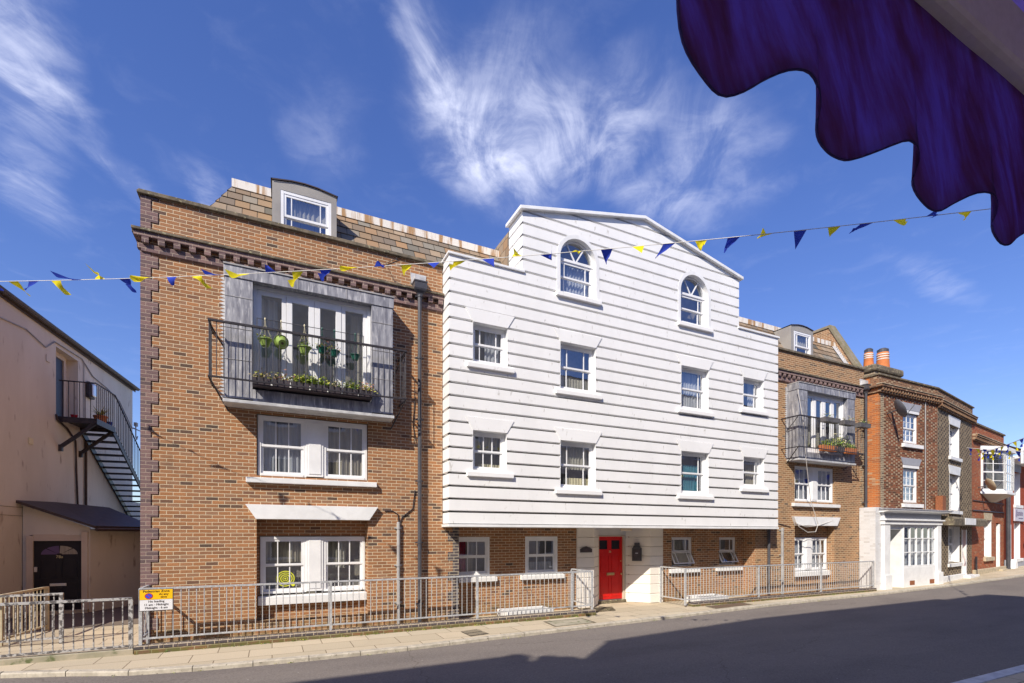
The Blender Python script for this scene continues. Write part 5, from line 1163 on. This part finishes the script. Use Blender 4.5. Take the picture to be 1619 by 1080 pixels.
# back of the alley
t = thing('garden_wall', 'dark brick wall closing the back of the alley', 'wall', (-4, 19, 0)); m = MB(); m.box(-6, -2.0, 19, 19.3, 0, 2.6); m.build('bricks', 'brick_blue', t)
t = thing('alley_fence', 'low pale railing in front of the dark back wall', 'fence', (-3, 15, 0)); m = MB()
m.bar((-4.5, 15, 1.35), (-2.2, 15, 1.35), .04, .04)
for k in range(16): m.bar((-4.5+.15*k, 15, .4), (-4.5+.15*k, 15, 1.33), .015, .015)
m.build('rails', 'galvanised', t)
t = thing('garden_shrub', 'spiky palm like shrub at the back of the alley', 'shrub', (-2.95, 13, 0)); m = MB(); blades(m, (-2.95, 13, .9), 60, 1.1, .05, 0, 1.5, .3); m.build('leaves', 'leaf_shade', t); m = MB(); m.tube([(-2.95, 13, 0), (-2.95, 13, 1.0)], .1, 7); m.build('trunk', 'stem_dry', t)

# ------------------------------------------------------------------ railings
def railing(name, label, P, Q, z0, z1, step, posts, mats=('galvanised', 'galvanised'), bot=.0, group=None, rs=.045, br=.0085, endext=0):
    P, Q = Vector((P[0], P[1], 0)), Vector((Q[0], Q[1], 0)); L = (Q-P).length; d = (Q-P)/L
    t = thing(name, label, 'railing', tuple(P+Vector((0, 0, 0))), group)
    m = MB(); m.bar(P+Vector((0, 0, z1)), Q+Vector((0, 0, z1)), rs, rs*.8); m.build('top_rail', mats[0], t)
    m = MB(); m.bar(P+Vector((0, 0, z0)), Q+Vector((0, 0, z0)), rs*.8, rs*.7); m.build('bottom_rail', mats[0], t)
    b = MB(); b.tube([(0, 0, 0), (0, 0, z1-z0)], br, 6); me = None
    n = int(L/step)
    for k in range(1, n):
        p = P+d*(L*k/n)+Vector((0, 0, z0))
        if me is None: o = b.build('baluster', mats[1], None); me = o.data
        else: o = bpy.data.objects.new('baluster', me); COL.objects.link(o)
        o.parent = t; o.location = p-Vector(t.location)
    for s in posts:
        p = P+d*s; m = MB(); m.bar(p+Vector((0, 0, bot)), p+Vector((0, 0, z1+.01)), rs*1.15, rs*1.15); m.build('post', mats[0], t)
    return t
railing('railing', 'long galvanised railing on the low brick kerb below the left brick building', (-2.21, -.65), (7.96, -.65), .27, 1.20, .126, (0, 3.35, 6.75, 9.5, 10.15), bot=.15)
railing('railing', 'short return railing from the street to the pier left of the red door', (7.96, -.62), (7.96, .42), .27, 1.20, .126, (1.03,), bot=.0)
railing('railing', 'short return railing at the left end of the left brick building', (-2.21, -.62), (-2.21, -.02), .27, 1.20, .126, (.59,), bot=.0)
railing('railing', 'short return railing on the right side of the entrance', (11.38, -.62), (11.38, .45), .22, 1.17, .126, (1.05,), bot=.0)
railing('railing', 'long galvanised railing from the entrance to the shopfront pier', (11.38, -.65), (21.27, -.65), .22, 1.17, .126, (0, 3.29, 6.6, 9.87), bot=.05)
railing('ramp_railing', 'worn grey railing at the pavement edge of the alley', (-5.6, -.63), (-2.34, -.63), .15, 1.03, .14, (3.24,), ('galvanised_worn', 'galvanised_worn'), bot=-.02, rs=.055, br=.011)
railing('ramp_railing', 'worn grey railing behind the front one, parallel to the pavement', (-6.6, 1.1), (-3.83, 1.08), .12, 1.01, .14, (2.74,), ('galvanised_worn', 'galvanised_worn'), bot=0, rs=.055, br=.011)
railing('ramp_railing', 'weathered brown railing running back beside the porch door', (-4.86, 1.3), (-4.67, 3.0), .12, 1.0, .14, (0, 1.68), ('stone_pale', 'stone_pale'), bot=0, rs=.055, br=.011)
kw = thing('kerb_wall', 'low brick kerb wall with dark blue copings under the left railings', 'low wall', (2.8, -.65, 0))
m = MB(); m.box(-2.29, 8.0, -.75, -.55, -.02, .085); m.build('brick_course', 'brick_mossy', kw)
def coping_bricks(x0, x1, y0, y1, z0, z1, root):
    m = MB(); x = x0
    while x < x1-.05: w = min(.225, x1-x); m.box(x+.005, x+w-.006, y0-.008, y1+.008, z0, z1+random.uniform(-.003, .003)); x += .225
    m.build('coping_bricks', 'brick_blue', root, bevel=.006)
    m = MB(); m.box(x0+.01, x1-.01, y0+.001, y1-.001, z0+.0, z1-.008); m.build('mortar_bed', 'stone_pale', root)
coping_bricks(-2.29, 8.0, -.75, -.55, .087, .155, kw)
kw = thing('kerb_wall', 'low dark brick kerb under the right railings', 'low wall', (16.3, -.65, 0))
m = MB(); m.box(11.6, 21.3, -.75, -.55, -.02, .06); m.build('brick_course', 'brick_mossy', kw); coping_bricks(11.6, 21.3, -.75, -.55, .062, .13, kw)
kw = thing('kerb_wall', 'concrete upstand under the worn ramp railing', 'low wall', (-4, -.63, 0)); m = MB(); m.box(-6, -2.31, -.70, -.56, -.02, .10); m.build('upstand', 'concrete', kw, bevel=.01)
mb = MB()
for _ in range(70):
    x = random.uniform(-2.2, 7.9) if random.random() < .7 else random.uniform(11.6, 21); y = -.77-random.random()*.02
    leaves(mb, (x, y, 0), (.05, .015, .03), random.randint(4, 14), .014, (0, 1))
for _ in range(36):
    x = random.uniform(-3, 20); leaves(mb, (x, ky(x)-.01, -.07), (.05, .01, .02), random.randint(3, 9), .012, (0, 1))
struct(mb.build('weeds', ['leaf_green', 'leaf_yellow']), 'stuff')
def lightwell(x0, x1, label):
    t = thing('light_well', label, 'light well', ((x0+x1)/2, .1, 0)); m = MB(); y0, y1 = -.35, .3
    m.box(x0, x1, y0, y0+.08, 0, .2); m.box(x0, x1, y1-.08, y1, 0, .2); m.box(x0, x0+.08, y0+.081, y1-.081, 0, .199); m.box(x1-.08, x1, y0+.081, y1-.081, 0, .199); m.build('frame', 'white_paint', t, bevel=.01)
    m = MB(); m.box(x0+.081, x1-.081, y0+.081, y1-.081, .05, .14); m.build('glazing', 'plastic_grey', t)
lightwell(5.5, 6.9, 'low white framed light well behind the left railings'); lightwell(12.3, 13.6, 'low white framed light well behind the right railings')
mt = thing('doormat', 'flat grey wooden pallet mat on the doorstep corner left of the red door', 'mat', (8.7, -.1, 0)); m = MB()
for k in range(4): m.bar((8.2+.02*k, -.3+.18*k, .02), (9.0+.1*k, -.3+.18*k, .02), .05, .02)
m.build('slats', 'stone_coping', mt)
# parking sign
sg = thing('parking_sign', 'yellow and white pedestrian zone no loading sign on the end of the railings', 'sign', (-1.93, -.7, .8))
X0, X1, Z0, ZM, Z1 = -2.21, -1.70, .80, 1.00, 1.185; Y = -.72
m = MB(); m.box(X0-.012, X1+.012, Y, Y+.012, Z0-.012, Z1+.012); m.build('backing', 'plastic_grey', sg, bevel=.004)
m = MB(); m.box(X0, X1, Y-.004, Y-.001, ZM+.003, Z1); m.build('yellow_panel', 'sign_yellow', sg); m = MB(); m.box(X0, X1, Y-.004, Y-.001, Z0, ZM-.003); m.build('white_panel', 'sign_white', sg)
for txt, x, z, s in (('Pedestrian Zone', -1.955, 1.155, .062), ('At any', -1.84, 1.098, .056), ('time', -1.84, 1.045, .056), ('No loading', -1.955, .965, .056), ('11 am - Midnight', -1.955, .905, .056), ('Midnight - 6 am', -1.955, .845, .056)): font_mesh(txt, s, 'lettering', 'sign_ink', sg, (x, Y-.006, z), sx=1.0)
def disc(mb, cx, cz, r0, r1, y, sx=1.15, n=28):
    for k in range(n):
        a, b = 2*math.pi*k/n, 2*math.pi*(k+1)/n; mb.face([(cx+q*sx*math.cos(t), y, cz+q*math.sin(t)) for q, t in ((r0, a), (r1, a), (r1, b), (r0, b))])
m = MB(); disc(m, -2.07, 1.068, 0, .042, Y-.006); m.build('roundel', 'sign_blue', sg); m = MB(); disc(m, -2.07, 1.068, .042, .055, Y-.006); m.bar((-2.105, Y-.0075, 1.10), (-2.035, Y-.0075, 1.036), .001, .012); m.build('roundel_ring', 'sign_red', sg)

# ------------------------------------------------------------------ balcony pots and troughs
def hang_pot(x, y, ztop, zrim, r, mat, label, tip=False, flowers=None, grp='hanging pots along the balcony rail'):
    t = thing('hanging_pot', label, 'plant pot', (x, y, zrim-r*.9), grp); m = MB(); r *= .88; h = r*1.05
    prof = [(0, 0), (r*.2, 0), (r*.55, 0), (r*.95, h*.9), (r*1.08, h*.9), (r*1.08, h), (r*.95, h), (r*.85, h*.85), (0, h*.85)]
    b = MB(); b.lathe(prof, 0, 0, 18)
    for fi, f_ in enumerate(b.f):
        pts = []
        for i in f_:
            v = b.v[i].copy(); v.z -= h
            if tip: v.rotate(__import__('mathutils').Euler((R(-62), 0, R(10)))); v += Vector((0, 0, .03))
            pts.append((x+v.x, y+v.y, zrim+v.z))
        m.face(pts, 1 if (tip and fi < 18) else 0)
    m.build('pot', [mat, 'soil'], t)
    m = MB(); 
    for s in (-1, 1): m.tube([(x+s*r, y, zrim), (x+s*.01, y, ztop-.12), (x, y, ztop)], .0035, 4)
    m.tube([(x, y+r*.8, zrim), (x, y+.01, ztop-.12)], .005, 4); m.lathe([(.008, ztop-.03), (.016, ztop), (.008, ztop+.03)], x, y, 8); m.build('hanger', 'flower_cream' if mat == 'plastic_lime' else 'plastic_green', t)
    if flowers:
        m = MB(); leaves(m, (x, y, zrim-.02), (r*1.3, r*1.2, .12), 90, .028, tuple(range(len(flowers)))); m.build('foliage', list(flowers), t)
rz = 6.66
hang_pot(-.13, -.58, rz, 6.24, .15, 'plastic_lime', 'lime green hanging pot nearest the left end of the balcony', flowers=('leaf_lime', 'leaf_yellow'))
hang_pot(.17, -.6, rz, 6.20, .155, 'plastic_lime', 'lime green hanging pot tipped so its base with a dark hole shows', tip=True)
hang_pot(.62, -.58, rz, 6.20, .15, 'plastic_lime', 'lime green hanging pot right of the tipped one', flowers=('leaf_lime',))
hang_pot(.97, -.58, rz, 6.25, .13, 'plastic_green', 'dark green hanging pot with yellow green plants, next to the last lime pot', flowers=('leaf_yellow', 'leaf_lime', 'leaf_rust'))
hang_pot(1.22, -.58, rz, 6.22, .13, 'plastic_green', 'dark green hanging pot filled with rust coloured flowers', flowers=('leaf_rust', 'leaf_rust', 'leaf_yellow'))
hang_pot(1.66, -.58, rz, 6.20, .12, 'plastic_green', 'small empty dark green hanging pot at the right end of the row')
m = MB(); disc(m, .175, 0, 0, .03, 0)
def trough(x0, x1, y0, y1, z0, h, mat, label, foliage, n=120, rad=.14, grp='planting troughs on the balcony floor', size=.03):
    t = thing('planter_trough', label, 'planter', ((x0+x1)/2, (y0+y1)/2, z0), grp); m = MB(); e = .015
    P = [(x0+e, y0+e), (x1-e, y0+e), (x1-e, y1-e), (x0+e, y1-e)]; Q = [(x0, y0), (x1, y0), (x1, y1), (x0, y1)]
    for i in range(4):
        j = (i+1) % 4; m.face([(*P[i], z0), (*P[j], z0), (*Q[j], z0+h), (*Q[i], z0+h)])
    m.face([(*p, z0) for p in P[::-1]]); m.build('trough', mat, t, solid=.006)
    m = MB(); m.face([(*q, z0+h-.02) for q in Q]); m.build('soil', 'soil', t)
    if foliage:
        m = MB(); k = 0
        for _ in range(6): leaves(m, (random.uniform(x0+.05, x1-.05), (y0+y1)/2, z0+h-.01), (.15, .10, rad*1.5), n//3, size*1.15, tuple(range(len(foliage))))
        m.build('foliage', list(foliage), t)
    return t
tz = 5.29
for i, (a, b, f_, lab, n) in enumerate([(-.36, -.02, ('stem_dry', 'leaf_yellow'), 'dark trough with dry straw coloured stems at the left end of the balcony', 60),
    (0, .34, ('leaf_yellow', 'leaf_rust'), 'dark trough with sparse yellowing leaves, second from the left', 60),
    (.36, .72, ('leaf_lime', 'leaf_yellow'), 'dark trough of dense lime leaves under the tipped pot', 330), (.74, 1.08, ('leaf_lime', 'leaf_lime', 'leaf_yellow'), 'dark trough of dense lime leaves in the middle of the balcony', 300),
    (1.10, 1.38, ('leaf_green', 'stem_dry'), 'dark trough with trailing dry stems right of the lime leaves', 60), (1.40, 1.72, ('leaf_yellow', 'leaf_green'), 'dark trough with arching green blades on the balcony', 140),
    (1.74, 2.02, ('leaf_rust', 'leaf_yellow'), 'small dark trough of reddish plants at the right end of the balcony', 110)]):
    t = trough(a, b, -.64, -.48, tz, .14, 'plastic_dark', lab, f_, n, .10)
    if i == 5: m = MB(); blades(m, (1.55, -.56, 5.40), 46, .42, .006, 0, 1.2, .75); m.build('blades', 'leaf_lime', t)
    if i in (0, 4): m = MB(); blades(m, ((a+b)/2, -.56, 5.40), 16, .3, .004, 0, 1.2, .6); m.build('stems', 'stem_dry', t)
g2 = 'plants on the right hand balcony'
for a, b, lab in ((18.1, 18.95, 'terracotta trough with yellow green plants on the left of the right hand balcony'), (19.55, 20.2, 'terracotta trough with low leaves on the right of the right hand balcony')):
    trough(a, b, -.66, -.48, 5.30, .2, 'terracotta', lab, ('leaf_lime', 'leaf_yellow', 'leaf_green'), 160, .12, g2, .04)
t = thing('potted_shrub', 'bushy flowering shrub in dark pots in the middle of the right hand balcony', 'plant', (19.2, -.57, 5.3), g2)
m = MB()
for x in (18.85, 19.1, 19.35): m.lathe([(0, 5.3), (.08, 5.3), (.11, 5.48)], x, -.57, 10)
m.build('pots', 'plastic_dark', t); m = MB()
for x in (18.85, 19.05, 19.25, 19.45): leaves(m, (x, -.57, 5.52), (.26, .16, .34), 150, .042, (0, 1, 2, 3))
m.build('foliage', ['leaf_lime', 'leaf_green', 'flower_cream', 'leaf_yellow'], t)
for a, b, lab in ((17.75, 18.6, 'grey trough hung outside the rail at the left of the right hand balcony'), (18.85, 19.5, 'grey trough hung on the middle of the right hand balcony rail'), (19.85, 20.5, 'grey trough hung at the right end of the right hand balcony rail')):
    trough(a, b, -.98, -.75, 6.26, .16, 'plastic_grey', lab, ('leaf_green', 'stem_dry'), 40, .12, 'troughs hung on the right hand balcony rail', .03)

# ------------------------------------------------------------------ bunting
F_, CX, HY = 784, 809.5, 845
Sv, Cv = math.sin(YAW), math.cos(YAW)
def ray(px, py, t):
    u = (px-CX)/F_; return Vector((t*(Sv*u+Cv), -12+t*(Sv-Cv*u), 2.22+(HY-py)/F_*t))
A_, B_ = ray(0, 445, 7.7), ray(1560, 331, 6.1)
def cordpt(s):                                        # a straight run across the street with a slight sag
    p = A_.lerp(B_, s); return p+Vector((0, 0, -.18*4*s*(1-s)+.0))
bt = thing('bunting', 'long string of blue and yellow flags strung across the street', 'bunting', tuple(A_))
N = 48; m = MB(); m.tube([cordpt(-.25+1.75*k/N) for k in range(N+1)], .0045, 5); m.build('cord', 'cord_white', bt)
n = 0; L_ = (B_-A_).length; sp = .395
rng = random.Random(5)
s = -.02
def flag(root, p, q, col, drop, blow, curl, w=.0):
    """triangular pennant hung between p and q on the cord"""
    m = MB(); d = (q-p); nn = 6; dn = d.normalized(); side = Vector((-dn.y, dn.x, 0))
    tip = (p+q)/2+Vector((0, 0, -drop))+side*blow+dn*w
    rows = []
    for i in range(nn+1):
        v = i/nn; row = []
        for j in range(nn+1):
            u = j/nn; base = p.lerp(q, u); pt = base.lerp(tip, v)
            wv = math.sin(v*2.6+u*2.0)*curl*v; pt = pt+side*wv+Vector((0, 0, abs(wv)*.5)); row.append(pt)
        rows.append(row)
    for i in range(nn):
        for j in range(nn): m.face([rows[i][j], rows[i][j+1], rows[i+1][j+1], rows[i+1][j]])
    m.build('flag', col, root, smooth=True)
while s*L_ < L_*1.25:
    p = cordpt(s); q = cordpt(s+.165/L_*(1.05 if s < .55 else .95))
    col = 'flag_blue' if n % 2 == 0 else 'flag_yellow'
    r = rng.random(); drop = (.15 if r < .5 else .08 if r < .82 else -.06)*rng.uniform(.8, 1.2)*(1 if s < .55 else .9)
    flag(bt, p, q, col, drop, rng.uniform(-.2, .2), rng.uniform(-.14, .14), rng.uniform(-.18, .10))
    s += (sp+rng.uniform(-.03, .03))/L_; n += 1
def string2(P, Q, k, label, size, sag):
    t = thing('bunting', label, 'bunting', tuple(P)); m = MB(); pt = lambda s: P.lerp(Q, s)+Vector((0, 0, -sag*4*s*(1-s)))
    m.tube([pt(i/10) for i in range(11)], .012, 4); m.build('cord', 'cord_white', t)
    for i in range(k):
        s = (i+.2)/k; flag(t, pt(s), pt(s+.55/k), ('flag_blue', 'flag_yellow')[i % 2], size*rng.uniform(.7, 1.1), rng.uniform(-.1, .1), .05, rng.uniform(-.1, .1))
string2(ray(1529, 708, 22.5), ray(1700, 715, 17), 12, 'short string of flags along the fronts of the far houses', .42, .05)
string2(ray(1545, 718, 22.4), ray(1700, 655, 12), 14, 'string of flags rising to the right above the far houses', .3, .1)

# ------------------------------------------------------------------ awning over the camera's side and the houses opposite
aw = thing('shop_awning', 'dark blue purple scalloped shop awning overhead at the top right', 'awning', (3, -12.4, 3.2))
base = [(.478, 3.05), (.478, 2.95), (.482, 2.885), (.50, 2.855), (.54, 2.843), (.58, 2.848), (.63, 2.878), (.67, 2.908), (.71, 2.93), (.745, 2.936), (.765, 2.922), (.772, 2.895), (.765, 2.862), (.768, 2.840), (.785, 2.828), (.81, 2.826), (.85, 2.838), (.91, 2.87), (.97, 2.902), (1.03, 2.931), (1.055, 2.927), (1.062, 2.905), (1.048, 2.872), (1.048, 2.850), (1.07, 2.832), (1.11, 2.828), (1.17, 2.85), (1.24, 2.89), (1.30, 2.92), (1.345, 2.925), (1.357, 2.90), (1.337, 2.862), (1.347, 2.838), (1.38, 2.828)]
unit = base[24:34]; uw = 1.38-1.11
for rep in range(1, 18): base += [(x+uw*rep+(.0 if i_ else .0), z) for i_, (x, z) in enumerate(unit)][2:] if rep == 1 else [(x+uw*rep, z) for x, z in unit[2:]]
def crom(P, n=5):
    out_ = []
    for i in range(len(P)-1):
        p0, p1, p2, p3 = (Vector(P[max(0, min(len(P)-1, k))]) for k in (i-1, i, i+1, i+2))
        for q in range(n):
            t = q/n; out_.append(.5*((2*p1)+(p2-p0)*t+(2*p0-5*p1+4*p2-p3)*t*t+(3*p1-p0-3*p2+p3)*t*t*t))
    return out_+[Vector(P[-1])]
edge = crom(base); ne = len(edge)
tops = []
for i in range(ne):
    a, b = max(0, i-22), min(ne, i+23); tops.append(sum(e.x for e in edge[a:b])/(b-a))
x_first = .47; tops = [min(tops[i], 99) if i > 22 else x_first+(tops[22]-x_first)*i/22 for i in range(ne)]
m = MB(); nz = 8
def vp(i, j):
    t = j/nz; e = edge[i]; x = e.x+(tops[i]-e.x)*t**.8; z = e.y+(3.215-e.y)*t
    return (x, -11.5+(1-t)*(.010*math.sin(x*21+1.0)+.006*mnoise.noise(Vector((x*5, z*4, 0)))), z)
for i in range(ne-1):
    for j in range(nz): m.face([vp(i, j), vp(i+1, j), vp(i+1, j+1), vp(i, j+1)])
m.build('valance', 'awning_canvas', aw, smooth=True, solid=.004)
m = MB(); m.tube([vp(i, 0) for i in range(0, ne, 2)], .0022, 5); m.build('valance_binding', 'awning_hem', aw, smooth=True)
m = MB(); hs_ = [(vp(i, 0)[0]*1.0, -11.4965, vp(i, 0)[2]) for i in range(ne)]
m = MB(); m.box(.45, 6.2, -11.53, -11.46, 3.2, 3.33); m.build('front_rail', 'awning_bar', aw, bevel=.012)
m = MB(); m.face([(.47, -11.5, 3.34), (6.2, -11.5, 3.34), (6.2, -13.2, 4.1), (.47, -13.2, 4.1)]); m.build('canopy', 'canopy_canvas', aw, solid=.004)
for x in (.6, 3.3, 6.0): m = MB(); m.bar((x, -11.6, 3.26), (x, -13.18, 3.1), .04, .05); m.build('arm', 'awning_bar', aw)
def opp(label, x0, x1, z, ridge, pots=(), dz=0):
    t = thing('opposite_building', label, 'building', ((x0+x1)/2, -16, 0)); m = MB(); holes = []
    for fl in range(3):
        x = x0+.8
        while x+1.3 < x1: holes.append((x, x+1.0, 1.1+fl*3.1, 2.7+fl*3.1)); x += 2.2
    f = FR(0, -13.2)
    # facade faces the street (+y): build mirrored with normals irrelevant
    yy = 0
    wall(m, x0, x1, 0, z, holes, y=0, depth=-.12); m.face([(x0, 0, 0), (x0, -7, 0), (x0, -7, z), (x0, 0, z)]); m.face([(x1, 0, 0), (x1, -7, 0), (x1, -7, z), (x1, 0, z)]); m.face([(x0, -7, 0), (x1, -7, 0), (x1, -7, z), (x0, -7, z)])
    m.fr = f; m.v = [v+Vector((0, -13.2, 0)) for v in m.v]; m.fr = W0
    m.build('wall', 'opposite_brick', t)
    g = MB()
    for a, b, c, d in holes: g.face([(a, -13.3, c), (b, -13.3, c), (b, -13.3, d), (a, -13.3, d)])
    g.build('pane', 'black_paint', t)
    w = MB()
    for a, b, c, d in holes:
        w.box(a, b, -13.29, -13.24, (c+d)/2-.03, (c+d)/2+.03); w.box(a, a+.05, -13.29, -13.24, c, d); w.box(b-.05, b, -13.29, -13.24, c, d); w.box(a+.05, b-.05, -13.289, -13.24, d-.05, d); w.box(a-.1, b+.1, -13.29, -13.1, c-.1, c)
    w.build('window_frames', 'white_paint', t)
    if dz: k = MB(); k.face([(x0, -13.2, z), (x1, -13.2, z), (x1, -13.2, z+dz)]); k.face([(x1, -13.2, z), (x1, -16, z), (x1, -16, z+dz), (x1, -13.2, z+dz)]); k.build('parapet', 'opposite_brick', t)
    r = MB(); r.face([(x0, -13.1, z), (x1, -13.1, z+dz), (x1, -16.5, ridge), (x0, -16.5, ridge)]); r.face([(x0, -20.2, z), (x1, -20.2, z), (x1, -16.5, ridge), (x0, -16.5, ridge)]); r.face([(x0, -13.1, z), (x0, -20.2, z), (x0, -16.5, ridge)]); r.face([(x1, -13.1, z), (x1, -20.2, z), (x1, -16.5, ridge)]); r.build('roof', 'opposite_roof', t)
    for x, y, r_, a, b in pots: m = MB(); m.lathe([(r_*1.2, a), (r_, b-.1), (r_*1.3, b), (0, b)], x, y, 10); m.build('chimney_pot', 'terracotta', t)
opp('pale house opposite, behind the camera on the left', -34, -7.75, 11.75, 12.7, pots=((-7.95, -13.4, .2, 11.5, 12.5),), dz=.6)
opp('lower pale house opposite, behind the camera', -7.74, -5.9, 11.4, 12.3, pots=((-7.05, -13.4, .2, 11.3, 12.05), (-6.5, -13.4, .22, 11.3, 11.75)))
opp('tall pale house opposite with the shop awning', -5.89, -.9, 12.7, 14.0, dz=.7)
opp('plain pale house opposite, next to the awning shop', -.89, 8.2, 13.4, 14.3)
opp('pale terrace opposite, behind the camera on the right', 8.21, 11.5, 13.1, 14.0)
opp('low pale terrace opposite at the far right', 11.51, 50, 11.4, 12.4)

for o in list(bpy.data.objects):
    if o.parent is None and 'label' in o and 'group' not in o:
        b = o.name.split('.')[0]
        g = {'railing': 'galvanised railings along the pavement', 'ramp_railing': 'worn railings at the alley ramp', 'manhole_cover': 'manhole covers in the pavement', 'kerb_wall': 'low kerb walls under the railings',
             'light_well': 'light wells behind the railings', 'terraced_house': 'terraced houses further along the street', 'brick_building': 'brick wings either side of the white facade', 'bunting': 'strings of bunting', 'opposite_building': 'houses opposite', 'plant_pot': 'small pots on the fire escape'}.get(b)
        if g: o['group'] = g
